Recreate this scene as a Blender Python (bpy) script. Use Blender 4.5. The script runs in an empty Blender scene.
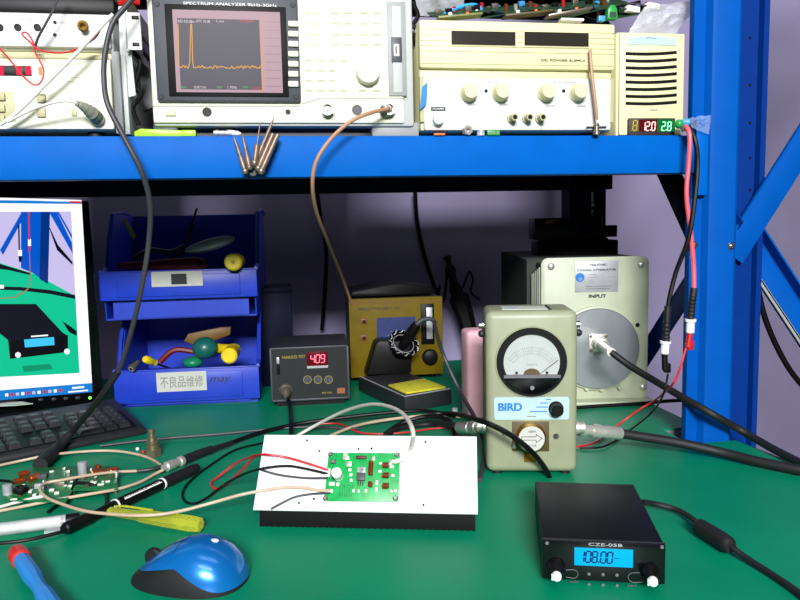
import bpy, bmesh, math, random
from mathutils import Vector, Matrix
random.seed(7)
R = math.radians
scene = bpy.context.scene
COL = scene.collection

# ------------------------------------------------------------ camera
YAW, PITCH, ROLL, F = R(9.17), R(6.02), R(1.27), 700.0
CAM = Vector((0, 0, .34))
fw = Vector((math.sin(YAW)*math.cos(PITCH), math.cos(YAW)*math.cos(PITCH), -math.sin(PITCH)))
r0 = Vector((math.cos(YAW), -math.sin(YAW), 0)); u0 = r0.cross(fw)
rt = math.cos(ROLL)*r0 - math.sin(ROLL)*u0
up = math.cos(ROLL)*u0 + math.sin(ROLL)*r0
cd = bpy.data.cameras.new('camera'); cam = bpy.data.objects.new('camera', cd); COL.objects.link(cam)
cam.matrix_world = Matrix(((rt.x, up.x, -fw.x, CAM.x), (rt.y, up.y, -fw.y, CAM.y), (rt.z, up.z, -fw.z, CAM.z), (0, 0, 0, 1)))
cd.sensor_width = 36; cd.lens = F/800*36; cd.clip_start = .02
scene.camera = cam

# ------------------------------------------------------------ light, exposure
scene.view_settings.view_transform = 'Standard'; scene.view_settings.look = 'None'
scene.view_settings.gamma = 1; scene.view_settings.exposure = 0.0
w = bpy.data.worlds.new('world'); scene.world = w; w.use_nodes = True
w.node_tree.nodes['Background'].inputs[0].default_value = (.62, .68, .9, 1)
w.node_tree.nodes['Background'].inputs[1].default_value = .02
def area(name, loc, target, sx, sy, power, color):
    l = bpy.data.lights.new(name, 'AREA'); l.shape = 'RECTANGLE'; l.size = sx; l.size_y = sy
    l.energy = power; l.color = color
    o = bpy.data.objects.new(name, l); COL.objects.link(o); o.location = loc
    o.rotation_euler = (Vector(target)-Vector(loc)).to_track_quat('-Z', 'Y').to_euler()
    return o
area('ceiling_light_far', (-.1, -.9, 1.75), (.2, 1.0, .2), 1.1, .4, 12, (1, .98, .95))
area('ceiling_light_near', (.3, .3, 1.85), (.3, .8, .3), 1.2, .3, 4, (1, .99, .97))
area('window_light', (-.35, -3.4, 2.02), (.2, 1.3, .2), 1.3, .6, 350, (.97, .97, 1))  # main frontal light, added high behind the camera; no window there

# ------------------------------------------------------------ pixel helpers (measuring only)
def ray(u, v): return fw + rt*((u-400)/F) - up*((v-300)/F)
def P(u, v, y=None, z=None):
    d = ray(u, v)
    t = (y-CAM.y)/d.y if y is not None else (z-CAM.z)/d.z
    return CAM + d*t
def local(o): return o.matrix_basis.inverted()
def LP(o, u, v, y=0):
    M = local(o); c = M @ CAM; d = M.to_3x3() @ ray(u, v); t = (y-c.y)/d.y; p = c+d*t
    return p.x, p.z
def LT(o, u, v, z=0):
    M = local(o); c = M @ CAM; d = M.to_3x3() @ ray(u, v); t = (z-c.z)/d.z; p = c+d*t
    return p.x, p.y

# ------------------------------------------------------------ materials
def s2l(c): return tuple((x/12.92 if x <= .04045 else ((x+.055)/1.055)**2.4) for x in c)
def rgb(r, g, b): return s2l((r/255, g/255, b/255))
MATS = {}
def mat(name, c, rough=.5, metal=0, var=.06, scale=60, emit=None, es=0, alpha=1, trans=0, bump=0, coat=0, spec=.5):
    m = bpy.data.materials.new(name); m.use_nodes = True; nt = m.node_tree; b = nt.nodes['Principled BSDF']
    c = rgb(*c)
    tc = nt.nodes.new('ShaderNodeTexCoord'); nz = nt.nodes.new('ShaderNodeTexNoise'); nz.inputs['Scale'].default_value = scale
    nz.inputs['Detail'].default_value = 4
    nt.links.new(tc.outputs['Object'], nz.inputs['Vector'])
    rp = nt.nodes.new('ShaderNodeValToRGB')
    rp.color_ramp.elements[0].position = .3; rp.color_ramp.elements[1].position = .7
    rp.color_ramp.elements[0].color = tuple(x*(1-var) for x in c)+(1,)
    rp.color_ramp.elements[1].color = tuple(min(1, x*(1+var)) for x in c)+(1,)
    nt.links.new(nz.outputs['Fac'], rp.inputs['Fac']); nt.links.new(rp.outputs['Color'], b.inputs['Base Color'])
    b.inputs['Roughness'].default_value = rough; b.inputs['Metallic'].default_value = metal
    b.inputs['Transmission Weight'].default_value = trans; b.inputs['Alpha'].default_value = alpha
    b.inputs['Coat Weight'].default_value = coat; b.inputs['Specular IOR Level'].default_value = spec
    if emit: b.inputs['Emission Color'].default_value = rgb(*emit)+(1,); b.inputs['Emission Strength'].default_value = es
    if bump:
        bp = nt.nodes.new('ShaderNodeBump'); bp.inputs['Strength'].default_value = bump; bp.inputs['Distance'].default_value = .001
        nt.links.new(nz.outputs['Fac'], bp.inputs['Height']); nt.links.new(bp.outputs['Normal'], b.inputs['Normal'])
    MATS[name] = m; return m
mat('wall', (152, 144, 178), .8, var=.05, scale=6, bump=.2)
mat('floor', (110, 108, 105), .6, var=.15, scale=8)
mat('green', (0, 130, 92), .42, var=.07, scale=9, bump=.05, spec=.2)
mat('desk_steel', (120, 124, 128), .5)
mat('blue', (0, 92, 180), .5, spec=.08, var=.05, scale=25, bump=.15)
mat('blue2', (0, 46, 122), .5, spec=.15, var=.05, scale=25)  # rack blue darkened to carry the shade on the recessed second post
mat('blue_post', (0, 80, 166), .5, spec=.08, var=.05, scale=25, bump=.15)  # beam blue darkened for the falloff of light towards the right
mat('film', (200, 215, 235), .2, alpha=.14)
mat('olive', (120, 126, 70), .5, var=.3, scale=200)
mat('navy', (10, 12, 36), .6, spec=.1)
mat('steel', (185, 185, 180), .3, 1)
mat('steel_dull', (150, 140, 125), .4, .8)
mat('nickel', (215, 212, 202), .38, .65)
mat('brass', (200, 160, 80), .3, 1)
mat('brass_dull', (150, 140, 110), .4, .8)
mat('bronze', (132, 112, 98), .45, .5, var=.3, scale=150)
mat('cream', (228, 226, 205), .5, var=.02)
mat('cream_yellow', (220, 216, 168), .5, var=.02)
mat('cream_dark', (176, 172, 128), .5)
mat('offwhite', (214, 216, 214), .5, var=.02)
mat('white', (240, 240, 238), .55, var=.02)
mat('grey_case', (150, 154, 152), .5, var=.03)
mat('grey_light', (186, 190, 186), .5, var=.03)
mat('grey_dark', (62, 66, 72), .5, var=.05)
mat('charcoal', (34, 35, 38), .5, var=.1)
mat('black', (13, 13, 14), .45, var=.1, spec=.2)
mat('black_gloss', (10, 10, 12), .18, var=.1)
mat('black_rubber', (20, 20, 22), .6, var=.15)
mat('wire_grey', (56, 56, 60), .5)
mat('wire_tan', (196, 172, 146), .45, var=.08)
mat('wire_copper', (176, 132, 100), .45)
mat('wire_white', (222, 216, 206), .45)
mat('wire_red', (205, 30, 40), .4)
mat('wire_pink', (225, 90, 100), .4)
mat('wire_blue', (40, 160, 225), .4)
mat('sage', (150, 155, 126), .42, var=.05, scale=40)
mat('sage_dark', (34, 42, 34), .6, var=.1)
mat('alu', (176, 180, 182), .35, .85, var=.15, scale=12)
mat('heatsink_white', (238, 240, 242), .5, var=.01)
mat('heatsink_dark', (8, 9, 9), .6, spec=.1)
mat('pcb', (24, 160, 78), .35, var=.2, scale=160)
mat('pcb_trace', (20, 110, 55), .4)
mat('sage_light', (184, 192, 164), .42, var=.04, scale=40)
mat('station_grey', (40, 42, 42), .5, spec=.2)
mat('dark_red', (110, 14, 16), .5)  # red darkened for the shade inside the blue bins
mat('mustard', (110, 78, 14), .5)
mat('boot_grey', (140, 140, 124), .6)
mat('pcb_dark', (16, 112, 60), .4, var=.35, scale=200)
mat('pcb_scrap', (38, 66, 44), .5, var=.4, scale=160)
mat('solder', (215, 220, 205), .3, .6)
mat('copper', (168, 74, 30), .35, .6, var=.25, scale=400)
mat('ferrite', (90, 34, 24), .5)
mat('silk', (225, 230, 215), .6)
mat('chip', (70, 72, 78), .5)
mat('yellow', (226, 200, 20), .4)
mat('yellow_panel', (108, 90, 0), .6, spec=.2, var=.08)
mat('yellow_line', (120, 70, 20), .5)
mat('sponge', (206, 200, 44), .9, var=.15, scale=90, bump=.8)
mat('panel_blue', (22, 40, 100), .5, var=.2, scale=60)
mat('bin_blue', (28, 60, 185), .4, var=.05)
mat('paper', (196, 198, 188), .8, var=.04)
mat('ink', (40, 42, 44), .7)
mat('ink_faint', (130, 132, 128), .7)
mat('ink_blue', (24, 122, 200), .6)
mat('ink_gold', (170, 150, 60), .6)
mat('label_gold', (140, 90, 50), .6)
mat('teal', (20, 96, 88), .35)
mat('green_handle', (20, 130, 90), .35)
mat('red', (190, 24, 28), .4)
mat('pink', (240, 186, 198), .5, var=.04)
mat('mouse_blue', (16, 112, 190), .26, .35, var=.06, scale=20, coat=.3)
mat('handle_blue', (46, 130, 205), .4)
mat('handle_red', (200, 40, 30), .4)
mat('clear_yellow', (228, 234, 80), .2, trans=.6, alpha=.85)
mat('clear', (225, 228, 232), .25, alpha=.42)
mat('bag', (228, 230, 236), .2, alpha=.38, var=.1, scale=30)
mat('lime', (160, 220, 40), .4)
mat('green_plastic', (40, 150, 70), .4)
mat('blue_plastic', (70, 150, 210), .4)
mat('orange', (230, 110, 40), .5)
mat('label_silver', (180, 182, 184), .4, .3)
mat('label_lightblue', (176, 205, 208), .5)
mat('meter_face', (178, 184, 180), .5)
mat('smoke_disp', (44, 40, 34), .2, coat=.5)
mat('key_black', (44, 45, 50), .34, var=.1)
mat('legend', (104, 106, 108), .6)
mat('olive_line', (170, 166, 110), .6)
mat('bakelite', (84, 70, 40), .5)
def em(name, c, s, base=(5, 5, 5)): return mat(name, base, .35, emit=c, es=s, var=.0, spec=.08)
em('scr_grey', (84, 80, 92), .9); em('scr_pink', (196, 160, 172), .9); em('scr_orange', (225, 160, 60), 1.0)
em('scr_green', (70, 190, 90), 1); em('scr_white', (235, 220, 225), 1)
em('m_white', (248, 248, 255), 1.15); em('m_blue', (20, 130, 215), 1); em('m_sky', (205, 195, 240), 1); em('m_post', (5, 88, 205), 1); em('m_postd', (4, 50, 130), 1)
em('m_green', (8, 200, 150), 1); em('m_green2', (4, 150, 110), 1); em('m_black', (14, 16, 34), .8); em('m_blackside', (4, 4, 16), .8); em('m_cyan', (60, 195, 245), 1.1); em('m_red', (225, 50, 60), 1); em('m_brown', (160, 120, 100), 1)
em('led_red', (255, 30, 60), 3.5); em('led_redglow', (200, 10, 30), .8); em('led_white', (255, 110, 135), 2.2); em('led_redbg', (110, 14, 24), .8)
em('led_counter', (245, 20, 70), 1.2); em('led_green', (150, 255, 190), 2.5); em('led_greenbg', (10, 130, 60), .9); em('led_hot', (255, 190, 190), 2.6)
em('led_amber', (255, 235, 110), 8); em('lcd', (0, 190, 252), 1.15); em('lcd_ink', (10, 60, 140), .6); em('pw_led', (120, 240, 90), 2)

# ------------------------------------------------------------ mesh helpers
class MB:
    def __init__(s): s.bm = bmesh.new(); s.ms = []
    def mi(s, m):
        m = MATS[m]
        if m not in s.ms: s.ms.append(m)
        return s.ms.index(m)
    def merge(s, t, m, M=None):
        k = s.mi(m); mp = {}
        for v in t.verts: mp[v] = s.bm.verts.new(M @ v.co if M else v.co)
        for f in t.faces:
            try: nf = s.bm.faces.new([mp[v] for v in f.verts]); nf.material_index = k
            except ValueError: pass
        t.free(); return s
    def box(s, x0, x1, y0, y1, z0, z1, m, bev=0, seg=2, M=None):
        t = bmesh.new(); bmesh.ops.create_cube(t, size=1)
        for v in t.verts: v.co = Vector(((x0+x1)/2+v.co.x*(x1-x0), (y0+y1)/2+v.co.y*(y1-y0), (z0+z1)/2+v.co.z*(z1-z0)))
        if bev: bmesh.ops.bevel(t, geom=t.edges[:], offset=bev, segments=seg, affect='EDGES', profile=.5)
        bmesh.ops.recalc_face_normals(t, faces=t.faces)
        return s.merge(t, m, M)
    def prism(s, poly, ax, a, b, m, bev=0, M=None, seg=2):
        t = bmesh.new()
        def mk(p, h):
            if ax == 'y': return (p[0], h, p[1])
            if ax == 'z': return (p[0], p[1], h)
            return (h, p[0], p[1])
        A = [t.verts.new(mk(p, a)) for p in poly]; B = [t.verts.new(mk(p, b)) for p in poly]; n = len(poly)
        t.faces.new(A); t.faces.new(B[::-1])
        for i in range(n): t.faces.new([A[i], B[i], B[(i+1) % n], A[(i+1) % n]])
        bmesh.ops.recalc_face_normals(t, faces=t.faces)
        if bev: bmesh.ops.bevel(t, geom=t.edges[:], offset=bev, segments=seg, affect='EDGES', profile=.5)
        return s.merge(t, m, M)
    def lathe(s, prof, p, d, m, seg=24):
        # prof: list of (distance along d, radius)
        d = Vector(d).normalized(); a = d.orthogonal().normalized(); b = d.cross(a); p = Vector(p)
        t = bmesh.new(); rings = []
        for h, r in prof:
            if r < 1e-6: rings.append([t.verts.new(p+d*h)])
            else: rings.append([t.verts.new(p+d*h+(a*math.cos(2*math.pi*i/seg)+b*math.sin(2*math.pi*i/seg))*r) for i in range(seg)])
        for q, w_ in zip(rings, rings[1:]):
            if len(q) == 1 and len(w_) == 1: continue
            for i in range(seg):
                j = (i+1) % seg
                if len(q) == 1: t.faces.new([q[0], w_[i], w_[j]])
                elif len(w_) == 1: t.faces.new([q[i], w_[0], q[j]])
                else: t.faces.new([q[i], w_[i], w_[j], q[j]])
        if len(rings[0]) > 1: t.faces.new(rings[0])
        if len(rings[-1]) > 1: t.faces.new(rings[-1][::-1])
        bmesh.ops.recalc_face_normals(t, faces=t.faces)
        return s.merge(t, m)
    def cyl(s, p0, p1, r, m, r1=None, seg=20, bev=0):
        p0 = Vector(p0); p1 = Vector(p1); L = (p1-p0).length; r1 = r if r1 is None else r1
        if bev: return s.lathe([(0, r-bev), (bev, r), (L-bev, r1), (L, r1-bev)], p0, p1-p0, m, seg)
        return s.lathe([(0, r), (L, r1)], p0, p1-p0, m, seg)
    def sph(s, c, r, m, sc=(1, 1, 1), seg=16):
        t = bmesh.new(); bmesh.ops.create_uvsphere(t, u_segments=seg, v_segments=seg//2+2, radius=r)
        for v in t.verts: v.co = Vector((v.co.x*sc[0], v.co.y*sc[1], v.co.z*sc[2]))+Vector(c)
        return s.merge(t, m)
    def tube(s, pts, r, m, seg=8, sub=6):
        pts = smooth(pts, sub); t = bmesh.new(); prev = None; rings = []; a = None
        for i, p in enumerate(pts):
            d = (pts[min(i+1, len(pts)-1)]-pts[max(i-1, 0)]).normalized()
            if a is None: a = d.orthogonal().normalized()
            a = (a-d*a.dot(d)).normalized(); b = d.cross(a)
            rr = r(i/(len(pts)-1)) if callable(r) else r
            rings.append([t.verts.new(p+(a*math.cos(2*math.pi*k/seg)+b*math.sin(2*math.pi*k/seg))*rr) for k in range(seg)])
        for q, w_ in zip(rings, rings[1:]):
            for k in range(seg): t.faces.new([q[k], w_[k], w_[(k+1) % seg], q[(k+1) % seg]])
        t.faces.new(rings[0]); t.faces.new(rings[-1][::-1])
        bmesh.ops.recalc_face_normals(t, faces=t.faces)
        return s.merge(t, m)
    def face(s, pts, m):
        k = s.mi(m); f = s.bm.faces.new([s.bm.verts.new(p) for p in pts]); f.material_index = k; return s
    def build(s, name, parent=None, loc=None, rz=0, angle=35, org=None):
        if org is not None:
            for v in s.bm.verts: v.co -= Vector(org)
        s.bm.normal_update()
        for e in s.bm.edges:
            if len(e.link_faces) == 2: e.smooth = e.calc_face_angle(0) < R(angle)
        for f in s.bm.faces: f.smooth = True
        me = bpy.data.meshes.new(name); s.bm.to_mesh(me); s.bm.free()
        for m in s.ms: me.materials.append(m)
        o = bpy.data.objects.new(name, me); COL.objects.link(o)
        if parent: o.parent = parent
        if org is not None: o.location = org
        if loc is not None: o.location = loc
        o.rotation_euler.z = rz
        return o
def smooth(pts, sub):
    pts = [Vector(p) for p in pts]
    if len(pts) < 3: return pts
    out = []
    for i in range(len(pts)-1):
        p0 = pts[max(i-1, 0)]; p1 = pts[i]; p2 = pts[i+1]; p3 = pts[min(i+2, len(pts)-1)]
        for k in range(sub):
            t = k/sub
            out.append(.5*((2*p1)+(p2-p0)*t+(2*p0-5*p1+4*p2-p3)*t*t+(3*p1-p0-3*p2+p3)*t**3))
    out.append(pts[-1]); return out
def tag(o, label, cat, group=None, kind=None):
    if label: o['label'] = label
    if cat: o['category'] = cat
    if group: o['group'] = group
    if kind: o['kind'] = kind
    return o
def thing(name, label, cat, loc=(0, 0, 0), rz=0, group=None):
    o = bpy.data.objects.new(name, None); COL.objects.link(o); o.empty_display_size = .03
    o.location = loc; o.rotation_euler.z = rz; bpy.context.view_layer.update()
    o.matrix_basis = Matrix.Translation(loc) @ Matrix.Rotation(rz, 4, 'Z')
    return tag(o, label, cat, group)
def frame(a, b, z=0):
    """base point and z rotation of a thing from the foot of its front face"""
    A = P(*a, z=z); B = P(*b, z=z); return A, B, math.atan2(B.y-A.y, B.x-A.x)
def text(s, size, m, parent, loc, name='lettering', rot=(R(90), 0, 0), width=None, height=None, depth=.0002, align='LEFT', shear=0, bold=0):
    c = bpy.data.curves.new(name, 'FONT'); c.body = s; c.size = size; c.extrude = depth; c.align_x = align; c.align_y = 'CENTER'; c.shear = shear; c.offset = bold
    t = bpy.data.objects.new(name, c); COL.objects.link(t); bpy.context.view_layer.update()
    me = bpy.data.meshes.new_from_object(t.evaluated_get(bpy.context.evaluated_depsgraph_get()))
    bpy.data.objects.remove(t); me.name = name
    if width and len(me.vertices):
        xs = [v.co.x for v in me.vertices]; ys = [v.co.y for v in me.vertices]
        k = width/(max(xs)-min(xs)); ky = k if not height else height/(max(ys)-min(ys))
        yc = (max(ys)+min(ys))/2
        for v in me.vertices: v.co.x *= k; v.co.y = (v.co.y-yc)*ky
    me.materials.clear(); me.materials.append(MATS[m])
    o = bpy.data.objects.new(name, me); COL.objects.link(o); o.parent = parent; o.location = loc; o.rotation_euler = rot
    return o
def copy_tree(o, parent=None):
    c = o.copy(); COL.objects.link(c)
    if parent: c.parent = parent
    for ch in list(o.children): copy_tree(ch, c)
    return c
def W(pts):
    out = []
    for p in pts:
        if len(p) == 4 and p[2] == 'p': x_, y_ = LT(hk, p[0], p[1], p[3]); out.append(hk.matrix_basis @ Vector((x_, y_, p[3])))
        elif len(p) == 3: out.append(P(p[0], p[1], z=p[2]))
        else: out.append(P(p[0], p[1], y=p[3]))
    return out
# point forms: (u,v,height above bench) or (u,v,'y',depth)
def cable(name, label, cat, pts, r, m, group=None, seg=8, plugs=None):
    q = W(pts)
    if plugs:
        root = thing(name, label, cat, q[0], 0, group)
        o = MB().tube(q, r, m, seg).build('wire', root, org=q[0]); o.location = (0, 0, 0)
        for k in plugs: k(root, q)
        return root
    o = MB().tube(q, r, m, seg).build(name, org=q[0]); return tag(o, label, cat, group)

# ============================================================ SETTING
tag(MB().box(-3, 3.5, 2.0, 2.1, -.75, 2.3, 'wall').build('wall_back'), None, None, kind='structure')
tag(MB().box(-3, 3.5, -4.5, 2.0, -.80, -.75, 'floor').build('floor'), None, None, kind='structure')

# ============================================================ BENCH
YF = .971
b = thing('workbench', 'long workbench with grey steel frame under the green mat', 'workbench', (-.3, 1.0, -.75))
EDGE = [(-1.3, .25), (.775, .25), (.689, .84), (.674, .955), (.597, .955), (.597, 1.035), (.664, 1.035), (.664, 1.405), (.592, 1.405), (.592, 1.49), (.592, 1.70), (-1.3, 1.70)]
MB().prism([(x_+.3, y_-1.0) for x_, y_ in EDGE], 'z', .715, .747, 'desk_steel').build('table_top', b)
for x in (-.95, .84):
    for y in (-.70, .65): MB().box(x-.025, x+.025, y-.025, y+.025, 0, .715, 'desk_steel', .003).build('leg', b)
MB().prism(EDGE, 'z', -.003, 0, 'green').build('bench_mat')
tag(bpy.data.objects['bench_mat'], 'green rubber mat covering the whole workbench top', 'mat')

# ============================================================ RACK
rk = thing('shelf_rack', 'blue steel shelf rack standing over the bench with wide front beam', 'shelf rack', (.65, 1.2, -.75))
def G(z): return z+.75
YB = 1.45-1.2; YFl = YF-1.2
m = MB().box(-1.9, -.044, YFl-.001, YFl+.03, G(.409), G(.464), 'blue', .0015).build('front_beam', rk)
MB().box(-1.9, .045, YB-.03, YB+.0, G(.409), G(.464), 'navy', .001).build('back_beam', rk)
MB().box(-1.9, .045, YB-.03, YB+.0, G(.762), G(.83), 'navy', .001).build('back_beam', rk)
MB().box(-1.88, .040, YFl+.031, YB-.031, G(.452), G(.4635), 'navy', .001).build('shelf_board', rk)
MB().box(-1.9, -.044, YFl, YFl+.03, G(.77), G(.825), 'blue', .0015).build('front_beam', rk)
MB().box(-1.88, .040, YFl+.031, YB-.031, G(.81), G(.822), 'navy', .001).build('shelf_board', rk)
# end plate where beam hooks to the post
MB().box(-.048, -.029, YFl-.0085, YFl-.0055, G(.376), G(.492), 'blue', .001).build('beam_bracket', rk)
# upright, front: folded profile with raised centre rib and side lip
def upright(x0, x1, y0, m1, z1, front=True):
    w_ = x1-x0; d = .055
    pr = [(x0, y0+.012), (x0+w_*.26, y0+.012), (x0+w_*.34, y0+.002), (x0+w_*.42, y0), (x0+w_*.92, y0), (x1, y0+.004), (x1, y0+d), (x1-.004, y0+d), (x1-.004, y0+.008), (x0+w_*.44, y0+.004), (x0+w_*.36, y0+.016), (x0+.004, y0+.016), (x0+.004, y0+.024), (x0, y0+.024)]
    return MB().prism(pr, 'z', 0, z1, m1)
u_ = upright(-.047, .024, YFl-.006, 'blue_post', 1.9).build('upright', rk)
for zz in (.66, .62, .58, .54, .50, .335):
    pass
for (uu, vv) in ((695, 245), (731, 246)):
    p = P(uu, vv, y=YF-.006)
    MB().lathe([(0, .006), (.001, .006), (.003, .0045), (.003, .003), (.006, .003), (.0065, 0)], (p.x-.65, YFl-.003 if uu < 700 else YFl-.006, p.z+.75), (0, -1, 0), 'steel', 12).build('bolt', rk)
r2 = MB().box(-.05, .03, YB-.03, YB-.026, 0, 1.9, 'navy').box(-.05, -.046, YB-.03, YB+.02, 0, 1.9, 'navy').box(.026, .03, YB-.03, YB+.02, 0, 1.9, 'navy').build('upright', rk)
for i, zz in enumerate((.392, .376, .355, .332, .29, .27)):
    sl = MB()
    if i in (1, 4): sl.cyl((.0, YB-.0302, G(zz)), (.0, YB-.031, G(zz)), .004, 'grey_light')
    else: sl.box(-.003, .001, YB-.031, YB-.0302, G(zz)-.011, G(zz)+.011, 'grey_light')
    sl.build('slot', rk)
MB().box(-1.9, -1.83, YFl-.006, YFl+.05, 0, 1.9, 'blue', .002).build('upright', rk)
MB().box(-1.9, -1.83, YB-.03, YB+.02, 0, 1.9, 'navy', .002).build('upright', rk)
def bar(p0, p1, wd, th, m, name, parent, nrm=(1, 0, 0)):
    p0 = Vector(p0); p1 = Vector(p1); d = (p1-p0).normalized(); n = Vector(nrm); s_ = d.cross(n).normalized(); n = s_.cross(d).normalized(); L = (p1-p0).length
    M = Matrix(((d.x, s_.x, n.x, p0.x), (d.y, s_.y, n.y, p0.y), (d.z, s_.z, n.z, p0.z), (0, 0, 0, 1)))
    return MB().box(0, L, -wd/2, wd/2, 0, .003, m, .0008, M=M).box(0, L, -wd/2, -wd/2+.003, 0, th, m, 0, M=M).build(name, parent)
bar((.032, YFl+.01, G(.35)), (.032, YB-.0, G(-.12)), .042, .012, 'blue2', 'brace', rk)
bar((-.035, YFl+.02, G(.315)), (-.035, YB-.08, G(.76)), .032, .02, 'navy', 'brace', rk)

rk2 = thing('shelf_rack', 'second blue rack post with crossing braces, right of the red and black leads', 'shelf rack', (.72, .99, -.75))
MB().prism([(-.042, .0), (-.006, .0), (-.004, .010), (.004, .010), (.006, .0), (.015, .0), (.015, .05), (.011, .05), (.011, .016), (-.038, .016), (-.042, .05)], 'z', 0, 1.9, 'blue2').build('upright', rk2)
for vv in (38, 85, 123, 158, 190, 225):
    p = P(750, vv, y=.99); MB().cyl((p.x-.72, -.0003, p.z+.75), (p.x-.72, .0004, p.z+.75), .0022, 'black').build('hole', rk2)
def P2(u, v, y): p = P(u, v, y=y); return (p.x-.72, y-.99, p.z+.75)
def ext(a, b2, x): k = (x-a[0])/(b2[0]-a[0]); return tuple(a[i]+(b2[i]-a[i])*k for i in range(3))
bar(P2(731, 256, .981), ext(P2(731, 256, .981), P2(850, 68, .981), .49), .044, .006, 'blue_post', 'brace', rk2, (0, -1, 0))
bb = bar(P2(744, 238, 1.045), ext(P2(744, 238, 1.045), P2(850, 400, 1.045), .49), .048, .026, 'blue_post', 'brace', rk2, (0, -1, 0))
M_ = None
bar(P2(743, 256, 1.036), ext(P2(743, 256, 1.036), P2(845, 410, 1.036), .49), .007, .003, 'grey_case', 'brace_edge', rk2, (0, -1, 0))
MB().box(.46, .53, -.005, .06, 0, 1.9, 'blue2', .002).build('upright', rk2)

# ============================================================ SPECTRUM ANALYSER
ZS = .464
an = thing('spectrum_analyzer', 'large grey and cream bench analyser with lit spectrum screen', 'test instrument', (.006, .977, ZS))
def rect(o, u0_, v0_, u1_, v1_, y=0):
    a = LP(o, u0_, v0_, y); c = LP(o, u1_, v1_, y); return a[0], c[0], c[1], a[1]   # x0,x1,z0,z1
x0, x1, z0, z1 = rect(an, 146, 20, 416, 127); z1 = .195
MB().box(x0, x1, .012, .40, z0, z1, 'grey_case', .008).build('case', an)
MB().box(x0+.002, x1-.002, -.002, .016, z0, z1-.003, 'grey_light', .005).build('frame', an)
a_, b_, c_, d_ = rect(an, 153, 104, 404, 124)
MB().box(a_, b_, -.006, 0, c_, z1-.006, 'cream', .003).build('front_panel', an)
a_, b_, c_, d_ = rect(an, 386, 3, 406, 97)
MB().box(a_, b_, -.0085, -.004, c_, d_, 'grey_case', .001).box(a_+.006, b_-.006, -.0095, -.008, c_+.004, d_-.006, 'grey_light', .001).build('side_strip', an)
a_, b_, c_, d_ = rect(an, 390, 39, 401, 64)
so = MB().box(a_, b_, -.0105, -.009, c_, d_, 'grey_dark', .0005)
a_, b_, c_, d_ = rect(an, 392.5, 46, 398, 58); so.box(a_, b_, -.011, -.0095, c_, d_, 'cream').box(a_+.002, b_-.003, -.0115, -.0105, c_+.003, d_-.003, 'bakelite').build('disk_slot', an)
a_, b_, c_, d_ = rect(an, 153, 2, 301, 104)
MB().box(a_, b_, -.013, -.004, c_, .188, 'grey_dark', .003).build('bezel', an)
a_, b_, c_, d_ = rect(an, 166, 7, 289, 99)
MB().box(a_, b_, -.0145, -.010, c_, d_, 'black', .001).build('screen_surround', an)
s0, s1, t0, t1 = rect(an, 174, 13, 283, 95)
sc = MB().box(s0, s1, -.0155, -.0145, t0, t1, 'scr_pink')
def sq(m, u0_, v0_, u1_, v1_, lay=1):
    a, b2, c, d = rect(an, u0_, v0_, u1_, v1_, -.0155); y = -.0155-.0001*lay
    m_ = sc; k = m_; m_.face([(a, y, c), (b2, y, c), (b2, y, d), (a, y, d)], m)
sq('scr_grey', 177, 18, 262, 90); sc.face([(LP(an, u, v, -.0157)[0], -.0157, LP(an, u, v, -.0157)[1]) for u, v in ((262, 92), (262.8, 92), (262.3, 15), (261.5, 15))], 'scr_orange')
tr = []
random.seed(3)
for i in range(86):
    uu = 178+i*.98; vv = 67+random.uniform(-1.6, 1.6)
    if i in (13, 14): vv = 24
    if i in (12, 15): vv = 62
    if i == 0: vv = 24
    tr.append((uu, vv))
for (u1_, v1_), (u2_, v2_) in zip(tr, tr[1:]):
    a = LP(an, u1_, v1_, -.0157); c = LP(an, u2_, v2_, -.0157); h = .0006
    dx = c[0]-a[0]; dz = c[1]-a[1]; L = math.hypot(dx, dz); nx, nz_ = -dz/L*h, dx/L*h
    sc.face([(a[0]-nx, -.0158, a[1]-nz_), (c[0]-nx, -.0158, c[1]-nz_), (c[0]+nx, -.0158, c[1]+nz_), (a[0]+nx, -.0158, a[1]+nz_)], 'scr_orange')
for vv in range(22, 92, 8): sq('scr_grey', 265, vv, 281, vv+.5, 2)
sc.build('screen', an)
def stx(s, u, v, wpx, m, hpx=2.4, par=an, y=-.0159):
    a = LP(par, u, v, y); c = LP(par, u+wpx, v-hpx, y)
    return text(s, .01, m, par, (a[0], y, (a[1]+c[1])/2), 'screen_text', width=c[0]-a[0], height=abs(c[1]-a[1]), depth=0)
stx('REF 0.0 dBm', 178, 22.5, 16, 'scr_white'); stx('ATT 10 dB', 196, 22.5, 14, 'scr_white'); stx('A_write', 216, 22.5, 8, 'scr_white'); stx('MKR 108.0 MHz', 240, 22.5, 14, 'm_red')
stx('RBW', 179, 88.5, 7, 'scr_green'); stx('START 0 Hz', 194, 88.5, 12, 'scr_white'); stx('VBW', 217, 88.5, 5, 'scr_green'); stx('1 MHz', 227, 88.5, 9, 'scr_white'); stx('SWP', 243, 88.5, 5, 'scr_green'); stx('3.0 GHz', 252, 89.5, 9, 'm_red')
a = LP(an, 183, 3, -.0135)
text('SPECTRUM ANALYZER 9kHz-3GHz', .004, 'white', an, (a[0], -.0135, a[1]), width=.118, height=.0035)
for (uu, vv) in ((157, 4), (293, 5), (161, 97), (296, 97)):
    a = LP(an, uu, vv, -.013); MB().lathe([(0, .0035), (.0012, .003), (.0012, 0)], (a[0], -.013, a[1]), (0, -1, 0), 'black', 12).build('screw', an)
for i in range(7):
    a_, b_, c_, d_ = rect(an, 288, 20.5+i*10, 298.5, 28+i*10, -.013)
    MB().box(a_, b_, -.017, -.012, c_+.0008, d_-.001, 'cream', .0015).build('softkey', an)
keys = []
for vv in (13.5, 24, 35, 45): keys += [(305, 320, vv), (331, 339, vv), (344, 352, vv), (360, 368, vv), (373, 381, vv)]
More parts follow.
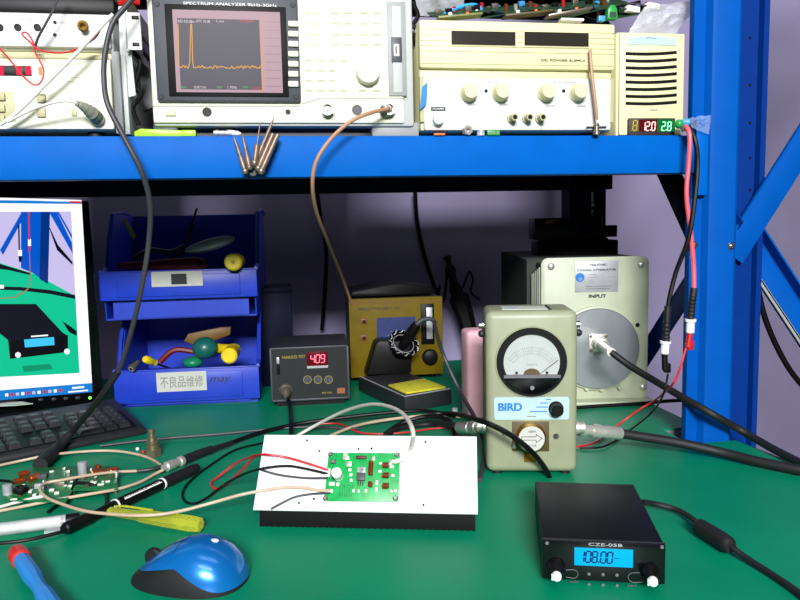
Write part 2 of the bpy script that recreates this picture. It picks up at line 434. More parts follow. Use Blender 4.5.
keys += [(k, k+7, 61) for k in (305, 317, 328.5, 340)] + [(k, k+7, vv) for vv in (71, 81) for k in (305, 317, 328.5)] + [(k, k+7, 91) for k in (305, 317, 328.5, 340)]+[(358, 366, 91), (372, 380, 91)]
for (k0, k1, vv) in keys:
    a_, b_, c_, d_ = rect(an, k0, vv-6, k1, vv-.8, -.006)
    kb = MB().box(a_, b_, -.0068, -.005, c_, d_, 'cream', .0003)
    a_, b_, c_, d_ = rect(an, k0, vv-.5, k1, vv+.4, -.0062); kb.box(a_, b_, -.0066, -.006, c_, d_, 'olive_line').build('key', an)
a = LP(an, 368, 72, -.015)
MB().lathe([(0, .0165), (.012, .0155), (.014, .0145), (.0145, 0)], (a[0], -.006, a[1]), (0, -1, 0), 'cream', 32).build('tuning_knob', an)
# lower strip step line
g = MB()
for (ua, va, ub, vb) in ((153, 106, 300, 106), (302, 104, 320, 98), (320, 98, 405, 98)):
    a = LP(an, ua, va, -.0065); c = LP(an, ub, vb, -.0065); g.tube([(a[0], -.0062, a[1]), (c[0], -.0062, c[1])], .0006, 'grey_case', 6)
g.build('panel_step', an)
def nconn(o, u, v, y, r=.0085, L=.013, hole=True, name='connector'):
    a = LP(o, u, v, y); c = (a[0], y, a[1])
    return MB().lathe([(0, r*1.25), (.0015, r*1.25), (.0015, r), (L, r), (L, r*.72), (L-.007, r*.72), (L-.007, r*.3), (L-.002, r*.22), (L-.002, 0)], c, (0, -1, 0), 'nickel', 24).build(name, o)
nconn(an, 327, 110, -.006); nconn(an, 388, 110, -.006, .0085)
def hole(o, u, v, y, r, m='black', name='jack', L=.001):
    a = LP(o, u, v, y); return MB().lathe([(0, r*1.2), (L, r*1.2), (L, r*.9), (L*.4, r*.85), (L*.4, 0)], (a[0], y, a[1]), (0, -1, 0), m, 16).build(name, o)
hole(an, 357, 110, -.006, .0058, 'grey_dark'); hole(an, 207, 112, -.006, .005); hole(an, 288, 112, -.006, .0028)
a_, b_, c_, d_ = rect(an, 165, 109, 176, 116, -.006); MB().box(a_, b_, -.009, -.005, c_, d_, 'cream_yellow', .001).build('power_button', an)
for (ua, ub) in ((372, 420), (152, 178)):
    a_, b_, c_, d_ = rect(an, ua, 122, ub, 136); MB().box(a_, b_, .004, .05, 0, .02, 'grey_dark' if ua < 200 else 'grey_case', .003).build('foot', an)
MB().box(x0+.02, x1-.02, .02, .38, 0, z0+.001, 'charcoal').build('under_tray', an)  # dark block drawn for the shadow in the gap under the case

# ============================================================ POWER SUPPLY
ps = thing('power_supply', 'cream dual power supply with four knobs and two dark displays', 'power supply', (.332, .977, ZS))
x0, x1, z0, z1 = rect(ps, 418, 20.5, 612, 133)
MB().box(x0, x1, 0, .25, z0+.002, z1, 'cream_yellow', .006).build('case', ps)
a_, b_, c_, d_ = rect(ps, 420, 21, 612, 72)
t = MB().box(x0, x1, -.008, .004, c_, z1, 'cream_yellow', .004)
for vv in (33, 38.5, 44, 49, 54, 66):
    p_, q_ = LP(ps, 425, vv, -.0085), LP(ps, 609, vv, -.0085); t.box(x0+.002, x1-.002, -.0086, -.0079, q_[1]-.0004, q_[1]+.0004, 'cream_dark')
t.build('upper_panel', ps)
a_, b_, c_, d_ = rect(ps, 424, 77, 608, 131)
MB().box(x0+.005, x1-.004, -.005, .002, z0+.003, d_, 'offwhite', .003).build('lower_panel', ps)
MB().box(x0, x1, -.004, .001, d_, c_+.012, 'cream_dark').build('groove', ps)
for (ua, va, ub, vb) in ((451, 31, 515, 46), (524, 32, 588, 47)):
    a_, b_, c_, d_ = rect(ps, ua, va, ub, vb, -.008); MB().box(a_-.002, b_+.002, -.0095, -.007, c_-.002, d_+.002, 'cream_yellow', .001).box(a_, b_, -.0102, -.009, c_, d_, 'smoke_disp').build('display', ps)
for uu in (471, 503, 549, 581):
    a = LP(ps, uu, 91, -.02); MB().lathe([(0, .0125), (.003, .0125), (.004, .0115), (.016, .0105), (.018, .0095), (.018, 0)], (a[0], -.005, a[1]), (0, -1, 0), 'cream_yellow', 28).build('knob', ps)
a = LP(ps, 438.5, 119.5, -.014); MB().lathe([(0, .0095), (.002, .009), (.002, .0075), (.01, .007), (.011, .006), (.011, 0)], (a[0], -.005, a[1]), (0, -1, 0), 'offwhite', 24).build('power_button', ps)
for uu in (486, 563.5): hole(ps, uu, 91, -.005, .002, 'black', 'indicator')
for uu in (513, 528, 541):
    a = LP(ps, uu, 118, -.012)
    MB().lathe([(0, .0065), (.004, .0065), (.004, .0048), (.016, .0048), (.016, .0028), (.010, .0028), (.010, 0)], (a[0], -.005, a[1]), (0, -1, 0), 'cream_dark', 18).build('binding_post', ps)
    MB().cyl((a[0], -.0195, a[1]), (a[0], -.0212, a[1]), .0032, 'black').build('post_cap', ps)
a_, b_, c_, d_ = rect(ps, 431, 107, 445.5, 111, -.005); MB().box(a_, b_, -.0056, -.005, c_, d_, 'ink').build('power_label', ps)
text('POWER', .003, 'white', ps, (a_+.002, -.0058, (c_+d_)/2), width=(b_-a_)*.8, height=.0026)
for s_, ua, wd, vv, mm in (('VOLTS', 467, 10, 105, 'ink_faint'), ('AMPS', 499, 9, 105, 'ink_faint'), ('VOLTS', 545, 10, 106, 'ink_faint'), ('AMPS', 577, 9, 106, 'ink_faint'), ('CH1  ADJUST', 475, 27, 82, 'ink_faint'), ('CH2  ADJUST', 553, 27, 82, 'ink_faint')):
    a = LP(ps, ua, vv, -.0056); text(s_, .003, mm, ps, (a[0], -.0056, a[1]), width=wd*.0014, height=.0018)
a = LP(ps, 541, 60, -.009); text('DC POWER SUPPLY', .004, 'ink', ps, (a[0], -.009, a[1]), width=.066, height=.003)
a_, b_, c_, d_ = rect(ps, 419.5, 82, 428, 110, -.009)
MB().prism([(a_, c_), (b_-.002, c_+.008), (b_, d_), (a_+.004, d_-.006)], 'y', -.0095, -.008, 'ink_blue').build('sticker', ps)
for xx in (x0+.03, x1-.03):
    for yy in (.02, .22): MB().cyl((xx, yy, 0), (xx, yy, z0+.003), .009, 'black_rubber').build('foot', ps)

# ============================================================ LOUVRED CREAM BOX
lv = thing('louvred_power_unit', 'upright cream box with eight dark louvre slots beside the rack post', 'power unit', (.536, .985, ZS))
x0, x1, z0, z1 = rect(lv, 617, 31, 683, 134)
z0 = 0
prf = MB().box(x0, x1, .002, .17, z0, z1, 'cream_yellow', .005)
prf.build('case', lv)
f_ = MB().box(x0+.004, x1-.001, -.002, .004, z0+.002, z1-.002, 'cream_yellow', .002)
f_.build('front_panel', lv)
for i in range(8):
    vv = 53.5+i*7.1
    pts = []; 
    for k in range(9):
        uu = 625.5+k*6.4; dv = 1.1*math.sin(math.pi*k/8)-(k/8)*1.2
        pts.append(LP(lv, uu, vv+dv-1.5, -.002))
    for k in range(8, -1, -1):
        uu = 625.5+k*6.4; dv = 1.1*math.sin(math.pi*k/8)-(k/8)*1.2
        pts.append(LP(lv, uu, vv+dv+1.6, -.002))
    MB().prism(pts, 'y', -.0024, -.0015, 'black').build('louvre_slot', lv)
a_, b_, c_, d_ = rect(lv, 627, 35.5, 676, 45.5, -.002)
MB().prism([(a_, c_), (b_, c_), (b_-.001, d_-.003), ((a_+b_)/2, d_), (a_+.001, d_-.003)], 'y', -.003, -.0015, 'label_lightblue').build('name_plate', lv)
a = LP(lv, 646, 38, -.003); text('SWITCHING', .003, 'ink_faint', lv, (a[0], -.0032, a[1]), width=.016, height=.002)
a = LP(lv, 650, 110, -.002); MB().box(a[0], a[0]+.012, -.0026, -.0018, a[1]-.0007, a[1]+.0007, 'ink_faint').build('vent_line', lv)

# LED panel meter
pm = thing('panel_meter', 'small lit volt and amp meter with red and green digits', 'meter', (.536, .975, ZS))
a_, b_, c_, d_ = rect(pm, 629.5, 118, 675, 133.5)
MB().box(a_, b_, 0, .006, 0, d_, 'charcoal', .0008).build('housing', pm)
def pmw(u0_, u1_, m, name):
    a, b2, c, d = rect(pm, u0_, 119.5, u1_, 131.5); return MB().box(a, b2, -.0006, .0002, c, d, m).build(name, pm)
pmw(630.5, 638.5, 'bakelite', 'idle_window'); pmw(639, 657, 'led_redbg', 'red_window'); pmw(657.5, 674, 'led_greenbg', 'green_window')
SEGS = {'0': 'abcdef', '1': 'bc', '2': 'abged', '4': 'fgbc', '8': 'abcdefg', '9': 'abcdfg', '.': 'p'}
def seven(o, s, x0, z0, w_, h, m, y, name='digits', slant=.08, tk=.12):
    mb = MB(); n = sum(.28 if c == '.' else 1 for c in s); cw = w_/n; x = x0
    for c in s:
        if c == '.':
            t_ = h*tk*.6; mb.box(x+cw*.02, x+cw*.02+t_*1.6, y-.0002, y, z0, z0+t_*1.6, m); x += cw*.28; continue
        dw = cw*.74; t_ = h*tk*.5
        P_ = {'a': (0, h, dw, h), 'g': (0, h/2, dw, h/2), 'd': (0, 0, dw, 0), 'f': (0, h/2, 0, h), 'e': (0, 0, 0, h/2), 'b': (dw, h/2, dw, h), 'c': (dw, 0, dw, h/2)}
        for k in SEGS[c]:
            a0, b0, a1, b1 = P_[k]; a0 += b0*slant; a1 += b1*slant
            if abs(b1-b0) < 1e-9: q = [(a0+t_*.4, b0), (a0+t_, b0+t_), (a1-t_, b1+t_), (a1-t_*.4, b1), (a1-t_, b1-t_), (a0+t_, b0-t_)]
            else: q = [(a0, b0+t_*.4), (a0+t_, b0+t_), (a1+t_, b1-t_), (a1, b1-t_*.4), (a1-t_, b1-t_), (a0-t_, b0+t_)]
            mb.prism([(x+cw*.1+p_[0], z0+p_[1]) for p_ in q], 'y', y-.0002, y, m)
        x += cw
    return mb.build(name, o)
def seg(o, s, u, v, hpx, wpx, m, y, name='digits'):
    a = LP(o, u, v, y); c = LP(o, u+wpx, v-hpx, y)
    return seven(o, s, a[0], a[1], c[0]-a[0], abs(c[1]-a[1]), m, y, name)
def seg_old(o, s, u, v, hpx, wpx, m, y, name='digits'):
    a = LP(o, u, v, y); c = LP(o, u+wpx, v-hpx, y)
    return text(s, .01, m, o, (a[0], y, (a[1]+c[1])/2), name, width=c[0]-a[0], height=abs(c[1]-a[1]), depth=.0001)
seg(pm, '8', 632, 130.5, 10, 5.5, 'ink_gold', -.0008); seg(pm, '12.0', 641, 130.5, 8.5, 14.5, 'led_hot', -.0008); seg(pm, '2.8', 661, 130.5, 8.5, 10.5, 'led_green', -.0008)

# ============================================================ LEFT STACK: counter and white unit
fc = thing('frequency_counter', 'cream frequency counter with red digits on the shelf left end', 'test instrument', (-.42, .985, ZS))
x1, zt_ = LP(fc, 111, 52); x0 = x1-.36
MB().box(x0, x1, .004, .33, .009, zt_, 'cream_yellow', .004).build('case', fc)
MB().box(x0+.003, x1-.001, -.003, .006, .010, zt_-.006, 'cream', .003).build('front_panel', fc)
a_, b_, c_, d_ = rect(fc, 0, 53.5, 109, 60, -.003); MB().box(x0+.01, b_, -.0045, -.002, c_, d_, 'cream_dark', .001).build('top_trim', fc)
a_, b_, c_, d_ = rect(fc, -40, 65, 32, 76, -.003); MB().box(a_, b_, -.0045, -.002, c_, d_, 'black', .0005).build('display', fc)
for (ua, ub) in ((16, 22), (25.5, 31.5), (-4, 4)):
    a_, b_, c_, d_ = rect(fc, ua, 66.5, ub, 75, -.0046); MB().box(a_, b_, -.0052, -.0045, c_, d_, 'led_counter').build('digit', fc)
a_, b_, c_, d_ = rect(fc, -30, 91, 16, 122, -.003); MB().box(a_, b_, -.0036, -.002, c_, d_, 'cream_dark', .0005).build('button_field', fc)
for vv in (97, 108.5, 119):
    for uu in (2, -12): 
        a_, b_, c_, d_ = rect(fc, uu-4, vv-4, uu+3, vv+3.5, -.006); MB().box(a_, b_, -.0075, -.003, c_, d_, 'cream_dark', .001).build('button', fc)
for vv in (98, 112.5):
    a_, b_, c_, d_ = rect(fc, 36, vv-4.5, 45.5, vv+4.5, -.006); MB().box(a_, b_, -.0065, -.002, c_, d_, 'cream_dark', .001).build('button', fc)
a_, b_, c_, d_ = rect(fc, 71, 109, 77, 116, -.004); MB().box(a_, b_, -.0045, -.002, c_, d_, 'cream_dark', .0005).build('button', fc)
a_, b_, c_, d_ = rect(fc, 38, 67, 42, 75, -.004); MB().box(a_, b_, -.0036, -.002, c_, d_, 'orange').build('indicator', fc)
ln = MB()
for vv, ua, ub in ((77.5, 67, 102), (81.5, 67, 102), (101, 90, 100)):
    a_, b_, c_, d_ = rect(fc, ua, vv, ub, vv+.6, -.003); ln.box(a_, b_, -.0034, -.003, c_, d_, 'ink_faint')
ln.build('printed_line', fc)
# side rail of the stack
a_, b_, c_, d_ = rect(fc, 113, 52, 121, 131); MB().box(x1+.001, x1+.011, -.006, .3, 0.004, d_, 'grey_case', .002).box(x1+.012, x1+.018, -.002, .3, 0.004, d_-.004, 'grey_light', .001).build('side_rail', fc)
# bnc on counter
a = LP(fc, 98, 118, -.003)
MB().lathe([(0, .008), (.004, .008), (.004, .0065), (.012, .0065)], (a[0], -.003, a[1]-.002), (-.15, -1, .1), 'nickel', 20).build('input_socket', fc)
for xx in (x0+.03, x1-.03):
    for yy in (.02, .28): MB().cyl((xx, yy, 0), (xx, yy, .0105), .01, 'black_rubber').build('foot', fc)

wz = ZS+zt_
wu = thing('signal_unit', 'white low bench unit with three black jacks, stacked on the cream counter', 'test instrument', (-.42, .985, wz))
x1, zt2 = LP(wu, 111, 13); x0 = x1-.36
MB().box(x0, x1, .004, .3, .001, zt2, 'offwhite', .004).build('case', wu)
MB().box(x0+.004, x1-.002, -.003, .006, .004, zt2-.003, 'offwhite', .003).build('front_panel', wu)
for uu in (0, 18, 37.5): hole(wu, uu, 27.5, -.003, .0036, 'black', 'jack', .002)
for vv in (22.5, 35): hole(wu, 55, vv, -.003, .0018, 'black', 'indicator')
a = LP(wu, 83, 26, -.003)
MB().lathe([(0, .007), (.002, .007), (.002, .0052), (.014, .0052), (.014, .0036), (.008, .0036), (.008, 0)], (a[0], -.003, a[1]), (.2, -1, -.25), 'brass', 20).build('output_socket', wu)
for s_, ua, va, wd in (('OUTPUT', 20, 19.5, 15), ('ON', 60, 22.5, 6), ('ALC', 60, 35, 6)):
    a = LP(wu, ua, va, -.0032); text(s_, .003, 'ink_faint', wu, (a[0], -.0032, a[1]), width=wd*.0013, height=.0018)
bu = thing('rack_unit', 'black-fronted unit on top of the white jack unit', 'test instrument', (-.42, .985, wz+zt2))
MB().box(x0, x1+.004, .002, .3, .0, .018, 'black', .002).build('case', bu)
MB().box(x0, x1+.006, -.003, .3, .018, .05, 'cream_dark', .002).build('top_cover', bu)

re = thing('rack_ear', 'white slotted metal ear leaning between counter and analyser', 'bracket', P(130, 50, y=.975))
x0, x1, z0, z1 = rect(re, 124, 12, 142, 50)
pl = MB()
def slotted(mb, x0, x1, z0, z1, y0, y1, m, hs):
    mb.box(x0, x1, y0, y1, z0, z1, m, .0015)
    for (hx, hz, w2, h2) in hs: mb.box(hx-w2, hx+w2, y0-.0003, y0+.0005, hz-h2, hz+h2, 'black', .0004)
h1 = LP(re, 135, 17.5); h2 = LP(re, 136, 44.5)
slotted(pl, x0, x1, z0, z1, 0, .003, 'white', [(h1[0], h1[1], .0045, .0026), (h2[0], h2[1], .0045, .0026)])
pl.build('plate', re)
MB().box(x0, x0+.003, 0, .10, z0-.002, z1, 'grey_light', .001).build('flange', re)
MB().prism([(x0-.009, z1+.01), (x0+.001, z1+.012), (x0+.006, z0-.055), (x0-.012, z0-.06)], 'y', .012, .016, 'grey_light').build('strap', re)
MB().prism([(x0+.001, z0+.004), (x0+.02, z0-.012), (x0+.018, z0-.06), (x0+.004, z0-.066)], 'y', .07, .08, 'charcoal').build('back_strip', re)
tag(MB().tube(W([(120, 4, 'y', .995), (129, 1, 'y', .99), (139, 3, 'y', .995)]), .004, 'red').build('red_plug'), 'red plug body lying above the slotted white ear', 'plug')

# ============================================================ small things on the shelf edge
def lay(name, label, cat, ua, va, ub, vb, r, m, y=.962, mk=None):
    a = P(ua, va, y=y); b2 = P(ub, vb, y=y); return a, b2
a = P(134, 132, y=.972); b2 = P(195, 134, y=.972)
hl = thing('highlighter', 'lime green flat marker lying on shelf edge under the analyser', 'marker', ((a.x+b2.x)/2, .978, ZS))
L = (b2.x-a.x)/2
MB().prism([(-L, .0), (L, 0), (L, .007), (-L+.008, .010), (-L, .006)], 'y', -.005, .006, 'lime', .001).build('barrel', hl)
MB().box(L-.018, L+.001, -.0056, .0066, -.0, .0082, 'lime', .0015).build('cap', hl)
a = P(213, 131, y=.972); b2 = P(236, 133, y=.972); 
ad = thing('coax_adapter', 'slim silver coaxial adapter on the shelf edge left of the tips', 'adapter', (a.x, .978, ZS+.005))
MB().lathe([(0, .003), (.004, .004), (.006, .004), (.007, .0032), (.018, .0032), (.018, .0042), (.024, .0042)], (0, 0, 0), (1, 0, 0), 'nickel', 16).build('body', ad)
MB().lathe([(0, .0036), (.008, .003), (.012, .001)], (.024, 0, 0), (1, 0, -.08), 'white', 16).build('tip', ad)
# soldering tips hanging off the beam
tips = [((234, 137), (246, 174), 'thin conical soldering tip, leftmost of the bundle on the blue beam'),
        ((242.5, 135), (250, 170), 'second pointed soldering tip from the left on the beam'),
        ((260, 124), (254, 166), 'soldering tip with a long thin needle, standing mid bundle'),
        ((274, 118), (253, 168), 'longest soldering tip, its point reaching highest over the beam'),
        ((273, 133.5), (257, 171), 'blunt soldering tip leaning right in the bundle'),
        ((278, 134), (260, 174), 'thick round-ended soldering tip, rightmost of the bundle')]
for i, (ta, tb, lab) in enumerate(tips):
    yy = .958-.0035*(i % 3); A = P(*tb, y=yy-.004); B = P(*ta, y=yy); d = B-A; L = d.length
    o = thing('soldering_tip', lab, 'soldering tip', A, 0, 'soldering tips gathered on the blue beam')
    rr = .0035
    if i == 2: pr = [(L*.05, rr), (L*.5, rr*1.15), (L*.52, rr*.4), (L, .0007)]
    elif i in (4, 5): pr = [(L*.05, rr*.95), (L*.3, rr*1.15), (L*.9, rr), (L*.98, rr), (L, rr*.6)]
    else: pr = [(L*.05, rr), (L*.4, rr*1.1), (L*.46, rr*.75), (L*.8, rr*.6), (L, .0006)]
    MB().lathe(pr, (0, 0, 0), d, 'bronze', 12).build('shaft', o)
    MB().lathe([(0, rr*.9), (L*.06, rr*1.4), (L*.1, rr*1.4), (L*.14, rr)], (0, 0, 0), d, 'steel_dull', 12).build('collar', o)
p = P(253, 172, y=.957)
tag(MB().lathe([(0, .006), (.011, .006), (.012, .005), (.012, 0)], (p.x, .970, p.z), (0, -1, 0), 'charcoal', 20).build('magnet', org=p), 'small black magnet holding the soldering tips on the beam', 'magnet')
for (uu, vv, nm, m_, lab, rr) in ((466, 131, 'hex_nut', 'nickel', 'steel nut by the power supply button on the shelf edge', .007), (495, 132, 'terminal_block', 'green_plastic', 'tiny green terminal block in front of the power supply', .006), (439, 135, 'fuse_cap', 'orange', 'orange cap below the power supply button', .005), (481, 131, 'lens_cap', 'clear', 'clear plastic cap between steel nut and green terminal block', .006)):
    p = P(uu, vv, y=.971); p.z = ZS
    if nm == 'hex_nut': o = MB().lathe([(0, rr), (.007, rr), (.007, rr*.5), (.001, rr*.5)], (p.x, .972, ZS+rr), (.3, -1, 0), m_, 6)
    elif nm == 'terminal_block':
        o = MB().box(p.x-.012, p.x+.006, .967, .975, ZS, ZS+.007, m_, .0006)
        for k in range(3): o.cyl((p.x-.009+k*.006, .967, ZS+.0035), (p.x-.009+k*.006, .9665, ZS+.0035), .0018, 'steel')
    elif nm == 'fuse_cap': o = MB().box(p.x-.008, p.x+.008, .966, .975, ZS, ZS+.003, m_, .001)
    else: o = MB().lathe([(0, rr), (.008, rr*.85), (.009, 0)], (p.x, .972, ZS), (0, 0, 1), m_, 14)
    tag(o.build(nm, org=(p.x, .972, ZS)), lab, nm.split('_')[-1])
# tan pigtail standing before the power supply
pts = W([(590, 50, 'y', .963), (592, 75, 'y', .960), (596, 108, 'y', .960), (596.5, 120, 'y', .962)])
pg = thing('coax_pigtail', 'tan coax pigtail standing upright before the power supply right side', 'cable', (pts[-1].x, pts[-1].y, ZS))
o = MB().tube(pts, .0024, 'wire_copper').build('wire', pg, org=pg.location); o.location = (0, 0, 0)
x = MB().lathe([(0, .005), (.004, .005), (.005, .0035), (.012, .0035), (.013, .0045), (.016, .003)], (0, 0, 0.0), (0, 0, 1), 'steel_dull', 16)
x.cyl((-.014, 0, .010), (.014, 0, .010), .0016, 'charcoal').cyl((-.014, .004, .010), (.012, -.006, .010), .0014, 'charcoal').build('cross_connector', pg)

# ============================================================ scrap on the power supply
ZP = ZS + LP(ps, 500, 20.5)[1]
boards = [((432, 17), (505, 10), .03, 'long dark green scrap board at the left of the pile'),
          ((480, 19), (545, 8), .05, 'scrap board with a red part in the pile over the supply'),
          ((520, 15), (600, 5), .04, 'narrow scrap board slanting in the middle of the pile'),
          ((560, 20), (628, 3), .06, 'dark scrap board on the right of the pile'),
          ((600, 22), (665, 10), .05, 'green scrap board overhanging the louvred box')]
for i, (a, b2, dp, lab) in enumerate(boards):
    yy = .990+.010*i; A = P(*a, y=yy); B = P(*b2, y=yy); A.z = max(A.z, ZP+.003); B.z = max(B.z, ZP+.006)
    o = thing('scrap_circuit_board', lab, 'circuit board', A, 0, 'scrap circuit boards piled on the power supply')
    d = B-A; L = d.length; ang = math.atan2(d.z, d.x); M = Matrix.Rotation(-ang, 4, 'Y') @ Matrix.Rotation(R(25), 4, 'X')
    MB().box(0, L, 0, dp, 0, .0016, 'pcb_scrap', M=M).build('board', o)
    cm = [('steel_dull', 'heatsink'), ('copper', 'coil'), ('black', 'chip'), ('solder', 'capacitor'), ('red', 'capacitor'), ('blue_plastic', 'trimmer')]
    for k in range(7):
        xx = L*(.08+.13*k); m_, nm = cm[(k*2+i) % 6]; yy2 = dp*(.15+.5*random.random())
        q = MB()
        if nm in ('chip', 'heatsink', 'trimmer'): q.box(xx, xx+.009, yy2, yy2+.007, .0016, .006+.003*random.random(), m_, .0005, M=M)
        else: q.cyl(M @ Vector((xx, yy2, .0016)), M @ Vector((xx, yy2, .008+.004*random.random())), .0028, m_, seg=12)
        q.build(nm, o)
for (a, b2, lab, m_) in (((438, 19), (482, 15), 'olive scrap strip under the blue arched lead', 'olive'), ((548, 17), (592, 9), 'grey metal strip slanting at the right of the scrap pile', 'steel_dull'), ((505, 17), (552, 12), 'brown scrap strip in the middle of the pile', 'bakelite')):
    A = P(*a, y=.984); B = P(*b2, y=.984); A.z = max(A.z, ZP+.002); d = B-A; M = Matrix.Rotation(-math.atan2(d.z, d.x), 4, 'Y')
    o = MB().box(0, d.length, -.004, .016, 0, .003, m_, .0006, M=M).cyl(M @ Vector((d.length*.3, .004, .003)), M @ Vector((d.length*.3, .004, .008)), .003, 'silk', seg=10).cyl(M @ Vector((d.length*.7, .006, .003)), M @ Vector((d.length*.7, .006, .007)), .0025, 'orange', seg=10).build('scrap_strip', loc=A)
    tag(o, lab, 'scrap strip')
p = P(611, 13, y=1.0); o = thing('terminal_plug', 'green plug sticking up between power supply and louvred box', 'plug', p)
MB().prism([(-.008, -.010), (.008, -.010), (.007, .004), (.003, .010), (-.003, .010), (-.007, .004)], 'y', -.006, .006, 'green_plastic', .001).build('body', o)
MB().box(-.005, .005, -.0065, -.0055, -.008, 0, 'pcb_scrap').build('opening', o)
for (uu, vv, lab) in ((632, 10, 'white plug lying behind the green plug'), (652, 7, 'white plug at right end of the scrap pile')):
    p = P(uu, vv, y=1.03); o = thing('wire_plug', lab, 'plug', p, R(20)); MB().box(-.012, .012, -.005, .005, -.004, .005, 'white', .001).build('housing', o)
    MB().tube([(-.012, 0, 0), (-.03, .01, .004), (-.05, .02, -.004)], .0012, 'wire_grey').build('wire', o)
    MB().tube([(.012, 0, 0), (.02, .0, -.002), (.028, .004, -.005)], .0012, 'steel').build('pin', o)
p = P(601, 19, y=.99); tag(MB().box(-.005, .005, -.004, .004, -.004, .004, 'blue_plastic', .001).build('trimmer_block', loc=p), 'light blue component block at the top right of the supply', 'component')
p = P(500, 17, y=.985); tag(MB().box(-.022, .012, -.004, .01, -.0025, .0008, 'white', .0005).build('folded_paper', loc=P(575, 19.5, y=.985)), 'white paper slip between the scrap boards and the supply', 'paper')
cable('patch_lead', 'bright blue arched lead on top of the power supply', 'cable', [(441, 18, 'y', 1.0), (448, 12, 'y', 1.0), (462, 6.5, 'y', 1.0), (474, 5, 'y', 1.0), (480, 8, 'y', 1.0), (482, 14, 'y', 1.0)], .0028, 'wire_blue')
p = P(476, 13, y=1.0); tag(MB().lathe([(0, .006), (.006, .005), (.010, .003), (.010, 0)], (0, 0, -.006), (.1, 0, 1), 'silk', 12).build('ceramic_cap', loc=p), 'cream ceramic cap under the blue arched lead', 'component')
cable('test_lead', 'dark lead lying behind the scrap boards', 'cable', [(440, 16, 'y', 1.05), (480, 10, 'y', 1.06), (520, 13, 'y', 1.06), (560, 5, 'y', 1.06), (610, 8, 'y', 1.08), (640, 2, 'y', 1.08)], .003, 'black')
def bag(name, label, pts, y, seed, amp=.012, th=.02, m='bag'):
    random.seed(seed); t = MB(); c = [P(*q, y=y) for q in pts]
    n = 12; grid = {}
    for s_ in (0, 1):
        for i in range(n+1):
            for j in range(n+1):
                a = c[0].lerp(c[1], i/n); b2 = c[3].lerp(c[2], i/n); q = a.lerp(b2, j/n)
                e = math.sin(math.pi*i/n)*math.sin(math.pi*j/n)
                q = q+Vector((random.uniform(-1, 1)*.0012, (th*e*(1 if s_ else -1))+amp*.35*math.sin(i*1.7+seed+j)*e+.004*random.uniform(-1, 1)*e, random.uniform(-1, 1)*.0012))
                grid[s_, i, j] = t.bm.verts.new(q)
        for i in range(n):
            for j in range(n):
                f = t.bm.faces.new([grid[s_, i, j], grid[s_, i+1, j], grid[s_, i+1, j+1], grid[s_, i, j+1]]); f.material_index = t.mi(m)
    return tag(t.build(name, org=c[0]), label, 'plastic bag')
bag('plastic_bag', 'clear crumpled bag at right on top of the louvred box', [(628, 33), (676, 34), (700, 0), (645, 6)], 1.02, 3)
bag('plastic_bag', 'whitish plastic bag bunched left of the power supply top', [(418, 16), (462, 14), (466, -14), (414, -14)], 1.04, 5)
cable('hook_wire', 'dark wire tangle in the gap between analyser and supply', 'cable', [(412, 2, 'y', 1.0), (418, 15, 'y', 1.0), (413, 26, 'y', 1.0), (421, 30, 'y', 1.0), (414, 38, 'y', 1.0), (420, 60, 'y', 1.01), (416, 95, 'y', 1.02)], .003, 'black')
bag('film_strip', 'clear tape strip stretched from meter plug to rack post', [(689, 118), (711, 115), (709, 134), (688, 126)], .9565, 8, .002, .001, 'film')

# plug at panel meter and supply leads down to the bench
def lead(name, label, pts, r, m1, boot_pts, conn, tail, m2, conn_m, plug_pts, plug_m):
    q = W(pts); root = thing(name, label, 'cable', q[0])
    def part(mb, nm): o = mb.build(nm, root, org=q[0]); o.location = (0, 0, 0); return o
    part(MB().tube(q, r, m1), 'wire')
    bq = W(boot_pts); part(MB().tube(bq, lambda t: r*1.5+.0007*math.sin(t*60), 'black_rubber', 10, 10), 'boot')
    cq = W(conn); part(MB().cyl(cq[0], cq[1], .0062, 'white', seg=12, bev=.001).cyl(cq[0], cq[0].lerp(cq[1], .18), .0082, 'white', seg=12), 'connector')
    pq = W(plug_pts); d = pq[1]-pq[0]; mb = MB().cyl(pq[0], pq[1], .0045, plug_m, seg=8)
    mb.box(pq[1].x-.001, pq[1].x+.0075, pq[1].y-.004, pq[1].y+.004, pq[1].z-.004, pq[1].z+.010, plug_m, .001); part(mb, 'plug')
    part(MB().tube(W(tail), .0016, m2), 'thin_wire')
lead('power_lead', 'thick red lead from panel meter down the post to white connector', [(684, 124, 'y', .955), (689.5, 135, 'y', .945), (688.5, 165, 'y', .945), (686.5, 195, 'y', .945), (691, 235, 'y', .945), (693.5, 265, 'y', .945), (694, 290, 'y', .942)], .0034, 'wire_pink',
     [(694, 288, 'y', .942), (692, 305, 'y', .94), (690.5, 321, 'y', .94)], [(690.5, 319, 'y', .94), (690, 333, 'y', .94)],
     [(686, 348, 'y', .94), (680, 368, 'y', .93), (672, 385, 'y', .92), (655, 400, .05), (640, 409, .03), (618, 425, .004), (596, 442, .003), (575, 447, .003)], 'wire_red', 'white', [(690, 333, 'y', .94), (688, 347, 'y', .94)], 'red')
lead('power_lead', 'thick black lead from panel meter swinging left to white connector', [(688, 126, 'y', .955), (695, 140, 'y', .945), (697.5, 165, 'y', .944), (694, 205, 'y', .940), (688, 240, 'y', .94), (676, 272, 'y', .95), (669, 300, 'y', .95), (667, 318, 'y', .95)], .0034, 'black',
     [(668, 306, 'y', .95), (666.5, 328, 'y', .95), (666, 344, 'y', .95)], [(665.5, 341, 'y', .95), (664.5, 354, 'y', .95)],
     [(668, 374, 'y', .95), (663, 395, 'y', .95), (652, 412, .02), (630, 430, .003), (605, 446, .003), (580, 448, .003)], 'black', 'white', [(664.5, 354, 'y', .95), (665, 370, 'y', .95)], 'black')
p = P(679, 124, y=.955); o = thing('clip_plug', 'green and blue round screw plug at right end of panel meter', 'plug', p)
